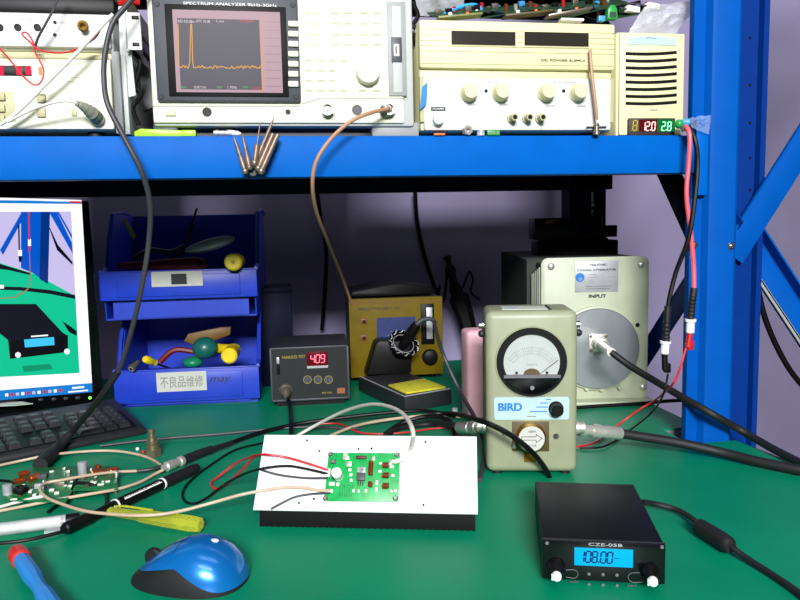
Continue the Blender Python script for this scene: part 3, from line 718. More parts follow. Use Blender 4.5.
MB().sph((0, 0, 0), .0065, 'green_plastic', (1, 1, 1)).build('green_head', o)
MB().lathe([(0, .004), (.003, .0058), (.010, .0055), (.012, .003), (.012, 0)], (.004, 0, .002), (1, -.3, 0), 'blue_plastic', 12).build('blue_head', o)
MB().lathe([(0, .0045), (.008, .003)], (.006, .001, -.003), (.4, 0, -1), 'steel_dull', 12).build('ferrule', o)

# cables of the left stack
def xy(*t): return t
cable('probe_cable', 'thick grey cable hanging from shelf left past the blue bins', 'cable',
      [(150, -20, 'y', .95), (127, 5, 'y', .935), (112, 25, 'y', .93), (105, 55, 'y', .93), (104, 80, 'y', .93), (108, 105, 'y', .925), (124, 137, 'y', .925), (141, 170, 'y', .93), (150, 203, 'y', .95), (149, 240, 'y', .97), (143, 280, 'y', .98), (133, 325, 'y', 1.0), (118, 372, 'y', 1.03), (97, 402, 'y', 1.05), (72, 432, .03), (58, 447, .014)], .0034, 'wire_grey', None, 10,
      [lambda r_, q: setattr(MB().tube([q[-2], q[-1], P(50, 455, z=.012), P(40, 465, z=.011)], lambda t: .005+.0055*min(1, t*1.6), 'black_rubber', 12).build('boot', r_, org=q[0]), 'location', (0, 0, 0)),
       lambda r_, q: setattr(MB().tube([q[-4], q[-3], q[-2]], .0047, 'black_rubber', 10).build('sleeve', r_, org=q[0]), 'location', (0, 0, 0))])
cable('thin_lead', 'thin grey lead crossing the white jack unit diagonally', 'cable', [(60, -10, 'y', .955), (54, 8, 'y', .955), (45, 25, 'y', .955), (38, 38, 'y', .96), (35, 48, 'y', .965)], .0016, 'wire_grey')
cable('hook_lead', 'thin red lead looping from jacks across the white unit', 'cable', [(102, 25, 'y', .955), (95, 38, 'y', .955), (75, 50, 'y', .955), (58, 53, 'y', .955), (40, 50, 'y', .955), (30, 42, 'y', .955), (22, 34, 'y', .955), (27, 33, 'y', .955), (33, 42, 'y', .955), (35, 52, 'y', .955), (43, 68, 'y', .955), (42, 80, 'y', .955), (35, 85, 'y', .955), (24, 77, 'y', .955), (10, 60, 'y', .955), (-6, 42, 'y', .96)], .0011, 'wire_red')
cable('white_lead', 'pale lead running diagonally over the cream counter', 'cable', [(113, 14, 'y', .95), (100, 28, 'y', .95), (75, 55, 'y', .95), (45, 85, 'y', .955), (20, 110, 'y', .96), (0, 125, 'y', .965)], .0024, 'wire_white')
cable('input_lead', 'whitish lead with grey boot plugged into the cream counter', 'cable', [(8, 122, 'y', .962), (25, 113, 'y', .95), (48, 104, 'y', .94), (68, 101, 'y', .94), (80, 105, 'y', .945)], .0018, 'wire_white', None, 8,
      [lambda r_, q: setattr(MB().tube(W([(76, 103, 'y', .942), (84, 107, 'y', .95), (92, 113, 'y', .962), (97, 118, 'y', .975)]), lambda t: .003+.0055*min(1, t*1.5)+.0005*math.sin(t*40), 'boot_grey', 14).build('boot', r_, org=q[0]), 'location', (0, 0, 0))])
cable('coil_wire', 'black wire tangled in the gap left of the analyser', 'cable', [(131, 50, 'y', 1.0), (140, 62, 'y', 1.0), (135, 85, 'y', 1.0), (141, 95, 'y', 1.0), (133, 108, 'y', 1.0), (139, 125, 'y', 1.0)], .003, 'black')
cable('coax_cable', 'tan coax from analyser connector hanging over the beam', 'cable', [(388, 109, 'y', .955), (370, 113, 'y', .935), (350, 122, 'y', .93), (330, 140, 'y', .93), (316, 162, 'y', .93), (312.5, 185, 'y', .94), (316, 210, 'y', .98), (325, 235, 'y', 1.05), (336, 262, 'y', 1.18), (345, 285, 'y', 1.3), (352, 305, 'y', 1.36)], .0026, 'wire_copper', None, 8,
      [lambda r_, q: setattr(MB().lathe([(0, .0085), (.008, .0085), (.009, .006), (.014, .005), (.015, .003)], (q[0].x, .969, q[0].z), (-.25, -1, -.05), 'steel_dull', 20).build('connector', r_, org=q[0]), 'location', (0, 0, 0))])
cable('wall_cable', 'black cable hanging down the wall behind tan coax', 'cable', [(317, 190, 'y', 1.94), (321, 220, 'y', 1.96), (326, 250, 'y', 1.96), (325, 290, 'y', 1.96), (322, 330, 'y', 1.96)], .0055, 'black')
cable('wall_cable', 'black cable on the wall curving towards the yellow station', 'cable', [(415, 190, 'y', 1.94), (417, 220, 'y', 1.96), (423, 250, 'y', 1.96), (432, 280, 'y', 1.94), (440, 300, 'y', 1.89)], .006, 'black')
cable('wall_cable', 'thick black cable on wall at far right behind the brace', 'cable', [(757, 285, 'y', 1.3), (764, 315, 'y', 1.3), (776, 345, 'y', 1.3), (792, 373, 'y', 1.3), (815, 400, 'y', 1.3)], .006, 'black')

# ============================================================ MONITOR
RM = R(18)
A = P(104, 398, y=1.36)
mo = thing('monitor', 'black flat monitor showing a photo, at left under the shelf', 'monitor', (A.x, A.y, 0), RM)
tilt = 0
def ml(u, v, y=0): return LP(mo, u, v, y)
bl = ml(104, 402); tr_ = ml(88, 188)
bx1b, bz0 = bl; bx1t, bz1 = tr_
bz1 = min(bz1, .398)
Wd = .46
MB().prism([(-Wd, bz0), (bx1b, bz0), (bx1t, bz1), (-Wd, bz1+.0)], 'y', 0, .035, 'black_gloss', .003).build('bezel', mo)
s_bl = ml(-40, 402, -.001); s_br = ml(92.5, 392, -.001); s_tr = ml(81.5, 200, -.001); s_tl = ml(-40, 196.5, -.001)
sm = MB()
def poly(ps_, m, k=1, mb=None):
    y = -.001-.00012*k; (mb or sm).face([(ml(u, v, y)[0], y, ml(u, v, y)[1]) for u, v in ps_], m)
sm.prism([s_bl, s_br, s_tr, s_tl], 'y', -.001, .001, 'm_white')
poly([(-20, 392), (92, 383), (92.5, 392), (-20, 402)], 'm_blue')
poly([(-20, 200), (30, 200.5), (60, 201.5), (81.5, 201.5), (81.7, 204), (-20, 203)], 'm_blue')
poly([(70, 201), (81.3, 201.2), (81.3, 203.2), (70, 203)], 'm_red', 2)
pic = [(-20, 212), (71, 211.5), (79.5, 373), (-20, 378)]
poly(pic, 'm_sky')
poly([(-20, 268), (0, 263), (35, 274), (75.5, 296), (79.5, 373), (-20, 378)], 'm_green', 2)
poly([(21, 211.8), (50, 211.8), (48, 284), (33, 273), (21, 268)], 'm_post', 3)
poly([(41, 211.8), (50, 211.8), (48, 284), (39.5, 279)], 'm_postd', 4)
poly([(22, 211.8), (27, 211.8), (3, 255), (0, 250)], 'm_post', 4)
poly([(49, 212), (57, 212), (72, 243), (72.8, 254)], 'm_post', 4); poly([(57, 212), (59, 212), (72, 235), (72.2, 239)], 'm_post', 5)
poly([(-20, 262), (0, 262), (0, 264), (10, 267), (30, 273), (30, 275), (8, 270), (-20, 267)], 'm_black', 5)
poly([(-20, 286), (20, 287), (50, 290), (75, 295), (75.3, 299), (50, 294), (20, 290.5), (-20, 289)], 'm_black', 5)
poly([(-20, 285), (4, 285), (4, 288.5), (-20, 289)], 'm_white', 6)
poly([(28, 212), (29.6, 212), (30, 240), (28.4, 240)], 'm_red', 6); poly([(28, 239), (31, 239), (31, 246), (28, 246)], 'm_white', 6); poly([(28.3, 246), (30.5, 246), (30, 252), (28.5, 252)], 'm_red', 6)
poly([(29, 252), (30, 252), (31, 280), (28, 290), (15, 298), (-20, 300), (-20, 299), (14, 297), (27, 289), (30, 280)], 'm_brown', 6)
poly([(18, 225), (19.5, 225), (20, 250), (18.5, 250)], 'm_black', 6); poly([(18, 250), (22, 250), (22, 256), (18, 256)], 'm_white', 7); poly([(18.5, 256), (22, 256), (21.5, 262), (19, 262)], 'm_black', 7)
poly([(48, 225), (50, 228), (58, 245), (72.5, 262), (72.6, 265), (57, 250)], 'm_black', 6)
poly([(-20, 304), (36, 304), (62, 332), (68, 336), (68, 352), (10, 359), (8, 340), (-20, 318)], 'm_black', 7)
poly([(9, 341), (68, 335), (68, 352), (10, 359)], 'm_blackside', 8)
poly([(24, 339.5), (54, 337), (54.5, 345), (25, 347.5)], 'm_cyan', 9)
poly([(31, 335.8), (48, 334.5), (48, 336), (31, 337.2)], 'm_white', 9)
poly([(62, 321), (70, 326), (76.5, 331), (76.7, 336), (69, 332)], 'm_blackside', 8)
for (uu, vv) in ((18, 355), (67, 351.5)): poly([(uu+3*math.cos(k*.785), vv+3*math.sin(k*.785)) for k in range(8)], 'm_white', 9)
poly([(22, 366), (50, 364), (53, 369), (24, 372)], 'm_green2', 3)
for k in range(11): poly([(5+k*5.4, 393.6-k*.45), (8.2+k*5.4, 393.3-k*.45), (8.3+k*5.4, 396.3-k*.45), (5.1+k*5.4, 396.6-k*.45)], ('m_white', 'm_red', 'm_sky')[k % 3], 4)
poly([(72, 387), (84, 386), (84.2, 388), (72.2, 389)], 'm_white', 4); poly([(68, 391.3), (88, 389.6), (88.1, 391), (68.1, 392.8)], 'm_white', 4)
sm.build('screen', mo)
for uu in (41, 54, 66, 78):
    a = ml(uu, 402-uu*.05, -.002)
    MB().box(a[0]-.004, a[0]+.004, -.002, .001, max(a[1]-.0025, bz0+.002), max(a[1]+.0025, bz0+.006), 'charcoal', .0008).build('menu_button', mo)
a = ml(90, 398, -.002); MB().sph((a[0], -.001, a[1]), .0028, 'pw_led').build('power_light', mo)
MB().box(-.27, -.19, .03, .06, .01, .22, 'black', .006).build('stand_neck', mo)
MB().prism([(-.23+.13*math.cos(k*math.pi/12), .045+.09*math.sin(k*math.pi/12)) for k in range(24)], 'z', 0, .012, 'black', .002).build('stand_base', mo)

# ============================================================ KEYBOARD
A = P(0, 462, z=.004); B = P(147, 432, z=.004)
rz = math.atan2(B.y-A.y, B.x-A.x)
kb = thing('keyboard', 'black computer keyboard in front of the monitor', 'keyboard', B, rz)
kb.location.z = 0; kb.matrix_basis = Matrix.Translation((B.x, B.y, 0)) @ Matrix.Rotation(rz, 4, 'Z')
KD = .165
def kz(y): return .013+.020*y/KD
MB().prism([(0, .0), (KD, .0), (KD, kz(KD)), (KD-.01, kz(KD)+.001), (.006, kz(0)), (0, .009)], 'x', -.44, .0, 'charcoal', .004).build('case', kb)
MB().prism([(.012, kz(.012)-.001), (KD-.018, kz(KD-.018)-.001), (KD-.018, kz(KD-.018)+.001), (.012, kz(.012)+.001)], 'x', -.43, -.012, 'black').build('key_well', kb)
def key(x, y, w_=.0185, d=.0170):
    zz = kz(y+d/2); M = Matrix.Translation((x+w_/2, y+d/2, zz)) @ Matrix.Rotation(math.atan(.02/KD), 4, 'X')
    t = bmesh.new(); bmesh.ops.create_cube(t, size=1)
    for v in t.verts:
        k = 1 if v.co.z < 0 else .74
        v.co = Vector((v.co.x*w_*k, v.co.y*d*k+(.0008 if v.co.z > 0 else 0), (v.co.z+.5)*.0085))
    bmesh.ops.bevel(t, geom=t.edges[:], offset=.0009, segments=2, affect='EDGES')
    mb = MB().merge(t, 'key_black', M)
    mb.box(-.003, .0015, .0, .0022, .0085, .0088, 'legend', M=M)
    return mb.build('key', kb)
pit = .0213
for r_ in range(6):
    y = .013+r_*.0200 + (.006 if r_ == 5 else 0)
    if r_ < 5:
        for c in range(4):
            if r_ == 0 and c == 0: continue
            key(-.018-(4-c)*pit+(-pit if (r_ == 0 and c == 1) else 0), y, .0185+(pit if (r_ == 0 and c == 1) else 0))
    for c in range(3):
        if r_ == 2 or (r_ == 1 and c != 1): continue
        key(-.018-4*pit-.008-(3-c)*pit, y)
    for c in range(6):
        key(-.018-7*pit-.016-(c+1)*pit, y)

p = P(8, 412, z=.03)
tag(MB().prism([(-.05, -.012), (.02, -.016), (.045, -.010), (.02, .010), (-.05, .012)], 'z', 0, .0012, 'paper').prism([(.0, -.0145), (.02, -.0165), (.046, -.010), (.041, -.0085), (.02, -.0145)], 'z', .0012, .0016, 'green_plastic').build('card', loc=(p.x, p.y, .044)), 'white card with green edge lying on the keyboard back', 'card')

# ============================================================ BINS
def make_bin(label, loc, rz, w_, d, h, lip0, lip1, proj, group):
    o = thing('storage_bin', label, 'storage bin', loc, rz, group)
    th = .003; mb = MB()
    side = [(0, 0), (-proj*.3, lip0), (-proj, lip0+.004), (-proj, lip1), (.03, lip1+.006), (.085, h), (d, h), (d, 0)]
    for x in (-w_/2, w_/2-th): mb.prism(side, 'x', x, x+th, 'bin_blue', .0008)
    mb.box(-w_/2, w_/2, 0, d, 0, th, 'bin_blue')
    mb.box(-w_/2, w_/2, d-th, d, 0, h, 'bin_blue')
    mb.box(-w_/2+.015, w_/2-.015, .0, .004, 0, lip0+.01, 'bin_blue')
    mb.build('tray', o)
    fl = MB().box(-w_/2-.004, w_/2+.004, -proj-.004, -proj, lip0, lip1, 'bin_blue', .0012).box(-w_/2-.004, w_/2+.004, -proj-.004, -proj+.012, lip1-.003, lip1+.001, 'bin_blue', .001)
    fl.box(-w_/2+.028, w_/2-.028, -proj-.0065, -proj-.004, lip0+.006, lip1-.008, 'bin_blue', .001); fl.build('front_lip', o)
    # rims on the side walls
    for sx in (-1, 1):
        x = sx*(w_/2+.002)
        MB().tube([(x, -proj, lip1), (x, .03, lip1+.006), (x, .085, h), (x, d, h)], .004, 'bin_blue', 6, 2).build('rim', o)
    return o
A = P(118, 402, z=.0); B = P(258, 401, z=.0); rzb = math.atan2(B.y-A.y, B.x-A.x)
c = (A+B)/2; rzb = R(-3); yb = 1.40
lbw = P(258, 385, y=yb).x-P(116, 385, y=yb).x
cx = (P(258, 385, y=yb).x+P(116, 385, y=yb).x)/2
zl1 = P(190, 368, y=yb).z; zu0 = P(180, 298, y=yb).z; zu1 = P(180, 270, y=yb).z; ubz = P(180, 318, y=yb).z; ubh = P(190, 214, y=yb+.10).z-ubz
low = make_bin('lower blue plastic bin with white paper label on its lip', (cx, yb, 0), rzb, lbw, .24, ubz-.004, .008, zl1, .004, 'stacked blue bins')
cu = (P(95, 280, y=yb-.01).x+P(255, 280, y=yb-.01).x)/2+.004; uw = P(255, 280, y=yb).x-P(97, 280, y=yb).x
upb = make_bin('upper blue plastic bin with dark square on its label', (cu+.002, yb-.002, ubz), rzb, uw-.008, .24, ubh, zu0-ubz, zu1-ubz, .012, 'stacked blue bins')
a = LP(low, 156, 373, -.011); b2 = LP(low, 207, 390, -.011)
MB().box(a[0], b2[0], -.0112, -.0104, b2[1], a[1], 'paper').build('label', low)
text('不良品维修', .018, 'ink_faint', low, (a[0]+.006, -.0115, (a[1]+b2[1])/2), width=(b2[0]-a[0])*.86, height=(a[1]-b2[1])*.6)
a = LP(low, 209, 381, -.0105); text('may.', .018, 'ink', low, (a[0], -.0107, a[1]), width=.042, height=.014, shear=.35)
a = LP(upb, 151, 272, -.0188); b2 = LP(upb, 203, 285.5, -.0188)
MB().box(a[0], b2[0], -.0192, -.0184, b2[1], a[1], 'paper').build('label', upb)
a = LP(upb, 171, 274, -.0188); b2 = LP(upb, 187, 284, -.0188); MB().box(a[0], b2[0], -.0198, -.0190, b2[1], a[1], 'ink').build('label_mark', upb)
# tools in the bins
def driver(name, label, cat, head, y, d, r, L, m, hl=True, shape=None):
    p = P(*head, y=y); o = thing(name, label, cat, p)
    pr = shape or [(0, 0), (0, r*.8), (.003, r), (L*.5, r), (L*.7, r*.75), (L*.9, r*.9), (L, r*.6)]
    MB().lathe(pr, (0, 0, 0), d, m, 20).build('handle', o)
    dv = Vector(d).normalized(); MB().cyl(dv*L, dv*(L+.05), .0022, 'steel').build('shaft', o)
    return o
o = driver('screwdriver', 'yellow-handled screwdriver poking out of the upper blue bin', 'screwdriver', (233, 262), yb-.05, (.06, 1, -.03), .0165, .08, 'yellow')
MB().lathe([(0, .004), (.0008, .004), (.0008, 0)], (0, 0, 0), (-.12, -1, .1), 'ink_gold', 12).build('end_dimple', o)
driver('screwdriver', 'yellow-handled screwdriver poking out of the lower bin right side', 'screwdriver', (229, 356), yb-.035, (.05, 1, -.02), .0155, .08, 'yellow')
o = driver('screwdriver', 'yellow translucent screwdriver tip end at lower bin left corner', 'screwdriver', (145, 359), yb-.02, (.5, 1, -.5), .0075, .035, 'yellow')
p = P(205, 348, y=yb-.0); o = thing('ball_handle', 'dark teal round handle lying in the lower blue bin', 'tool', p)
MB().sph((0, 0, 0), .0235, 'teal', (1.05, 1, .92), 24).lathe([(0, .010), (.02, .009), (.05, .009)], (.02, .012, -.004), (1, .8, -.2), 'yellow', 16).build('handle', o)
p = P(193, 362, y=yb+.01); o = thing('green_handle', 'green rounded handle below the teal ball handle', 'tool', p)
MB().sph((0, 0, 0), .014, 'green_handle', (1.4, 1.4, .8), 20).build('handle', o)
p = P(131, 369, y=yb-.012); o = thing('bnc_connector', 'metal BNC connector resting on lower bin lip', 'connector', p)
MB().lathe([(0, .0075), (.005, .0075), (.005, .0058), (.013, .0058), (.014, .0045), (.024, .004)], (0, 0, 0), (.5, .9, .5), 'brass_dull', 20).build('shell', o)
MB().lathe([(0, .0055), (.0004, .0055), (.0004, 0)], (0, 0, 0), (-.5, -.9, -.5), 'nickel', 16).build('rim', o)
MB().lathe([(0, .0028), (.0008, .0028), (.0008, 0)], (0, -.0004, 0), (-.5, -.9, -.5), 'black', 16).build('bore', o)
def blade(name, label, cat, pts, y, th, m, mk=None):
    q = [P(*a, y=y) for a in pts]; c0 = q[0]
    o = MB().prism([(v.x-c0.x, v.z-c0.z) for v in q], 'y', 0, th, m, .001).build(name, loc=c0); return tag(o, label, cat)
p = P(170, 262, y=yb+.03); o = thing('red_pliers', 'red tool handle with a hole lying in the upper bin', 'tool', p)
q = [(118, 268), (118, 263), (150, 260.5), (195, 257), (206, 259), (208, 266), (204, 270)]
MB().prism([(P(*a, y=yb+.03).x-p.x, P(*a, y=yb+.03).z-p.z) for a in q], 'y', -.006, .006, 'dark_red', .002).build('handle', o)
a = P(199, 264, y=yb+.02); MB().cyl((a.x-p.x, -.0072, a.z-p.z), (a.x-p.x, -.006, a.z-p.z), .0065, 'black').build('hole', o)
p = P(210, 245, y=yb+.06); o = thing('metal_spatula', 'dull oval metal blade standing in the upper bin', 'tool', p, 0)
M = Matrix.Rotation(R(-14), 4, 'Y')
t = bmesh.new(); bmesh.ops.create_uvsphere(t, u_segments=24, v_segments=12, radius=1)
for v in t.verts: v.co = Vector((v.co.x*.052, v.co.y*.004, v.co.z*.0125))
MB().merge(t, 'label_silver', M).build('blade', o); MB().cyl((-.05, 0, -.012), (-.09, .01, -.03), .003, 'black').build('handle', o)
blade('black_pick', 'thin black pick leaning inside the upper bin', 'tool', [(191, 222), (196, 208), (198, 208), (184, 255), (180, 255)], yb+.09, .003, 'black')
blade('brass_strip', 'small brass strip standing at left inside upper bin', 'tool', [(122, 220), (126, 219), (136, 236), (133, 240)], yb+.1, .003, 'ink_gold')
blade('yellow_handle', 'mustard flat handle lying deep in the lower bin', 'tool', [(184, 341), (188, 334), (222, 327), (231, 327), (230, 335), (215, 340), (195, 346)], yb+.08, .012, 'mustard')
p = P(215, 340, y=yb+.12)
tag(MB().tube(W([(160, 362, 'y', yb+.09), (175, 350, 'y', yb+.09), (200, 352, 'y', yb+.09), (235, 350, 'y', yb+.1)]), .006, 'dark_red').build('bundled_cable', org=p), 'dim red cord bunched in the lower bin', 'cable')
cable('bin_wire', 'dull grey wires bundled at left in the upper bin', 'cable', [(135, 258, 'y', yb+.05), (150, 250, 'y', yb+.06), (170, 252, 'y', yb+.07), (185, 246, 'y', yb+.07)], .005, 'charcoal')

# black box behind the small station
p = P(268, 400, y=1.5); o = thing('black_box', 'tall dark box standing between bins and yellow station', 'box', (P(277, 350, y=1.52).x, 1.52, 0))
MB().box(-.035, .035, 0, .1, 0, P(277, 288, y=1.52).z, 'navy', .003).build('body', o); MB().box(-.036, .036, -.001, .101, P(277, 288, y=1.52).z-.012, P(277, 288, y=1.52).z+.001, 'navy', .003).build('lid', o)

# ============================================================ SMALL SOLDER STATION
A = P(273, 408, z=0); B = P(350, 404, z=0); rz = math.atan2(B.y-A.y, B.x-A.x)
ss = thing('soldering_station', 'small charcoal soldering station with red digits showing 409', 'soldering station', (A+B)/2, rz)
x0, x1, z0, z1 = rect(ss, 270.5, 346, 349, 402)
x0, _z = LP(ss, 270.5, 380); x1, _z = LP(ss, 349.5, 380); z0 = LP(ss, 310, 400.5)[1]; z1 = LP(ss, 310, 346.5)[1]
MB().box(x0, x1, .004, .15, z0, z1, 'charcoal', .003).build('case', ss)
MB().box(x0, x1, 0, .012, z0, z0+.004, 'grey_dark', .001).box(x0, x1, 0, .012, z1-.004, z1, 'grey_dark', .001).box(x0, x0+.004, 0, .012, z0, z1, 'grey_dark', .001).box(x1-.004, x1, 0, .012, z0, z1, 'grey_dark', .001).build('front_frame', ss)
MB().box(x0+.004, x1-.004, .002, .006, z0+.004, z1-.004, 'station_grey').build('front_panel', ss)
MB().box(x0+.01, x1-.01, .01, .14, 0, z0+.001, 'black').build('base', ss)
a_, b_, c_, d_ = rect(ss, 306.5, 352, 328, 365, .002); MB().box(a_, b_, .0, .003, c_, d_, 'led_redbg', .0005).build('display', ss)
seg(ss, '409', 310, 363, 8.5, 15, 'led_white', -.0003)
a_, b_, c_, d_ = rect(ss, 307, 365.5, 328, 367.5, .002); MB().box(a_, b_, .0012, .003, c_, d_, 'label_silver').build('display_sill', ss)
for uu in (307.5, 318, 328.5):
    a = LP(ss, uu, 379.5, .002); MB().lathe([(0, .0085), (.0015, .0085), (.0015, .007), (.0008, .007), (.0008, 0)], (a[0], .002, a[1]), (0, -1, 0), 'grey_dark', 20).build('button', ss)
    MB().tube([(a[0]+.0074*math.cos(k*math.pi/12), .0002, a[1]+.0074*math.sin(k*math.pi/12)) for k in range(25)], .0005, 'ink_gold', 6, 1).build('button_ring', ss)
a = LP(ss, 282, 357.5, .001); text('HAKKO 937', .006, 'ink_gold', ss, (a[0], .0015, a[1]), width=.043, height=.006)
a_, b_, c_, d_ = rect(ss, 276.5, 357, 280, 374, .002); MB().box(a_, b_, -.002, .003, c_, d_, 'black', .0008).box(a_, b_, -.003, .0, (c_+d_)/2+.004, d_, 'label_silver', .0006).build('power_switch', ss)
a_, b_, c_, d_ = rect(ss, 337, 388, 345, 393, .002); MB().box(a_, b_, .001, .003, c_, d_, 'label_gold').build('badge', ss)
a = LP(ss, 322, 393, .001); text('SMD TOOL', .003, 'ink_gold', ss, (a[0], .0015, a[1]), width=.02, height=.003)
a = LP(ss, 285.5, 389, 0); MB().lathe([(0, .013), (.004, .013), (.005, .010), (.016, .009), (.02, .006), (.03, .004)], (a[0], .002, a[1]), (.1, -1, -.5), 'steel_dull', 20).build('cord_plug', ss)
cable('station_cord', 'black cord dropping from the small station behind white heatsink', 'cable', [(288, 398, 'y', 1.30), (290, 408, 'y', 1.27), (291, 422, .02), (291, 440, .004)], .0035, 'black')

# ============================================================ YELLOW REWORK STATION
rw = thing('rework_station', 'yellow-fronted rework station behind the iron stand', 'rework station', (P(397, 350, y=1.5).x, 1.50, 0), R(-2))
x0 = LP(rw, 350, 350)[0]; x1 = LP(rw, 443, 350)[0]; z1 = LP(rw, 397, 297.5)[1]; z0 = .012
MB().box(x0+.002, x1-.002, .004, .2, z0, z1-.002, 'charcoal', .004).build('case', rw)
MB().box(x0, x1, -.002, .006, z0, z1, 'yellow_panel', .002).build('front_panel', rw)
zz = LP(rw, 397, 302)[1]; MB().box(x0, x1, -.0028, 0, zz-.0012, zz+.0012, 'yellow_line').build('stripe', rw)
a_, b_, c_, d_ = rect(rw, 376.5, 318, 416, 353, -.002); MB().box(a_, b_, -.003, 0, c_, d_, 'panel_blue').build('blue_field', rw)
bp = MB()
for k in range(7):
    a = LP(rw, 397, 340, -.003); an_ = math.pi*(k/6); bp.box(a[0]+.022*math.cos(an_)-.002, a[0]+.022*math.cos(an_)+.002, -.0036, -.003, a[1]+.022*math.sin(an_)-.001, a[1]+.022*math.sin(an_)+.001, 'legend')
bp.build('dial_marks', rw)
a = LP(rw, 397, 340, -.003); MB().lathe([(0, .014), (.012, .012), (.013, 0)], (a[0], -.003, a[1]), (0, -1, 0), 'black', 20).build('dial_knob', rw)
a_, b_, c_, d_ = rect(rw, 420.5, 304, 434.5, 344, -.002); MB().box(a_, b_, -.004, 0, c_, d_, 'black', .001).box(a_+.012, b_-.004, -.005, -.003, c_+.012, d_-.008, 'label_silver', .001).build('flow_meter', rw)
a = LP(rw, 430, 357, -.003); MB().lathe([(0, .018), (.01, .016), (.012, .012), (.012, 0)], (a[0], -.002, a[1]), (0, -1, 0), 'black', 24).build('air_knob', rw)
for vv in (321.5, 338):
    a = LP(rw, 364, vv, -.003); MB().box(a[0]-.007, a[0]+.007, -.003, 0, a[1]-.006, a[1]+.006, 'yellow_line', .001).cyl((a[0], -.003, a[1]), (a[0], -.007, a[1]), .0035, 'black').build('socket', rw)
a = LP(rw, 358, 309.5, -.003); text('PROSTPID-8BIT ID', .006, 'ink', rw, (a[0], -.0026, a[1]), width=LP(rw, 399, 309, -.003)[0]-a[0], height=.006)
for xx in (x0+.02, x1-.02): MB().cyl((xx, .03, 0), (xx, .03, z0+.001), .008, 'black').build('foot', rw); MB().cyl((xx, .17, 0), (xx, .17, z0+.001), .008, 'black').build('foot', rw)
t = thing('black_cover', 'dark folded cloth draped on top of the yellow station', 'cloth', (rw.location.x, 1.6, z1))
MB().prism([(x0+.005, .001), (x1-.01, .001), (x1-.02, .020), (.01, .030), (-.04, .022), (x0+.01, .014)], 'y', -.07, .06, 'black', .004).build('cloth', t)

# ============================================================ IRON STAND
A = P(362, 398, z=0); B = P(407, 414, z=0)
hs = thing('iron_stand', 'black soldering iron stand with a yellow sponge tray', 'soldering iron stand', P(360, 388, z=0), 0)
zt = .030
c1 = P(358, 377, z=zt); c2 = P(405, 397.5, z=zt); c3 = P(452, 389, z=zt); c4 = P(408, 372, z=zt)
org = hs.location
def hl_(p): return (p.x-org.x, p.y-org.y)
quad = [hl_(c1), hl_(c2), hl_(c3), hl_(c4)]
MB().prism(quad, 'z', 0, zt, 'charcoal', .003).build('base', hs)
def lerp2(a, b2, t): return (a[0]+(b2[0]-a[0])*t, a[1]+(b2[1]-a[1])*t)
def qd(s_, t_): return lerp2(lerp2(quad[0], quad[1], s_), lerp2(quad[3], quad[2], s_), t_)
# long axis runs quad0->quad1 then wide towards quad2
sp = [P(388, 386.5, z=zt), P(406, 394.5, z=zt), P(446, 388.5, z=zt), P(424, 380, z=zt)]
MB().prism([hl_(q) for q in sp], 'z', zt, zt+.004, 'sponge', .0015).build('sponge', hs)
ed = [Vector((*q, zt)) for q in quad]; MB().tube([ed[0]+Vector((.004, 0, .001)), ed[1]+Vector((0, .004, .001))], .0012, 'label_silver').tube([ed[1]+Vector((0, .004, .001)), ed[2]+Vector((-.004, 0, .001))], .0012, 'label_silver').build('rim', hs)
p0 = P(392, 372, z=zt); p0 = Vector((p0.x-org.x, p0.y-org.y, zt))
wb = .036
hb = MB().prism([(p0.x-.058, zt), (p0.x+.038, zt), (p0.x+.040, zt+.060), (p0.x+.02, zt+.070), (p0.x-.028, zt+.072), (p0.x-.036, zt+.066)], 'y', p0.y-.022, p0.y+.03, 'black', .003)
hb.build('holder_body', hs)
a = P(401, 348, y=org.y+p0.y-.02); a = a-Vector(org)
d = Vector((.25, -.75, .75)).normalized()
MB().lathe([(-.05, .012), (0, .021), (.012, .031), (.018, .033), (.018, .029), (.008, .022), (-.01, .012), (-.01, 0)], a, d, 'black_gloss', 28).build('funnel', hs)
sg = MB(); u1 = d.orthogonal().normalized(); u2 = d.cross(u1)
sg.tube([a+d*(.019+.003*math.sin(k*.9))+(u1*math.cos(k*math.pi/40)+u2*math.sin(k*math.pi/40))*(.030+.003*math.cos(k*.9)) for k in range(81)], .0009, 'label_silver', 6, 1)
sg.tube([a+d*.016+(u1*math.cos(k*math.pi/20)+u2*math.sin(k*math.pi/20))*.0225 for k in range(41)], .0008, 'label_silver', 6, 1)
sg.build('coil_spring', hs)
ir = thing('soldering_iron', 'black soldering iron handle resting in the stand funnel', 'soldering iron', Vector(org)+a+d*.004)
e = P(417, 324, y=org.y+p0.y-.05)-ir.location
MB().tube([(0, 0, 0), e*.35, e*.7, e], lambda t: .0085+.003*math.sin(t*3.1), 'black', 16).build('handle', ir)
MB().tube([e*.82, e*1.0, e*1.0+Vector((.012, 0, .008)), P(431, 319, y=org.y+p0.y-.05)-ir.location, P(436, 324, y=org.y+p0.y-.05)-ir.location], lambda t: .006-.002*t, 'grey_dark', 12).build('strain_relief', ir)
cq = [Vector(ir.location)+(P(434, 321, y=org.y+p0.y-.05)-ir.location), P(440, 345, y=1.20), P(449, 368, y=1.16), P(462, 395, y=1.13), P(475, 418, z=.045), P(483, 438, z=.02), P(484, 458, z=.005), P(480, 480, z=.004)]
o = MB().tube([v-ir.location for v in cq], .0035, 'wire_grey').build('cord', ir)

p = P(455, 413, z=0); tag(MB().lathe([(0, .006), (.009, .005), (.010, 0)], (0, 0, 0), (0, 0, 1), 'clear', 12).build('clear_cap', loc=p), 'small clear plastic cap on mat between heatsink and wattmeter', 'cap')
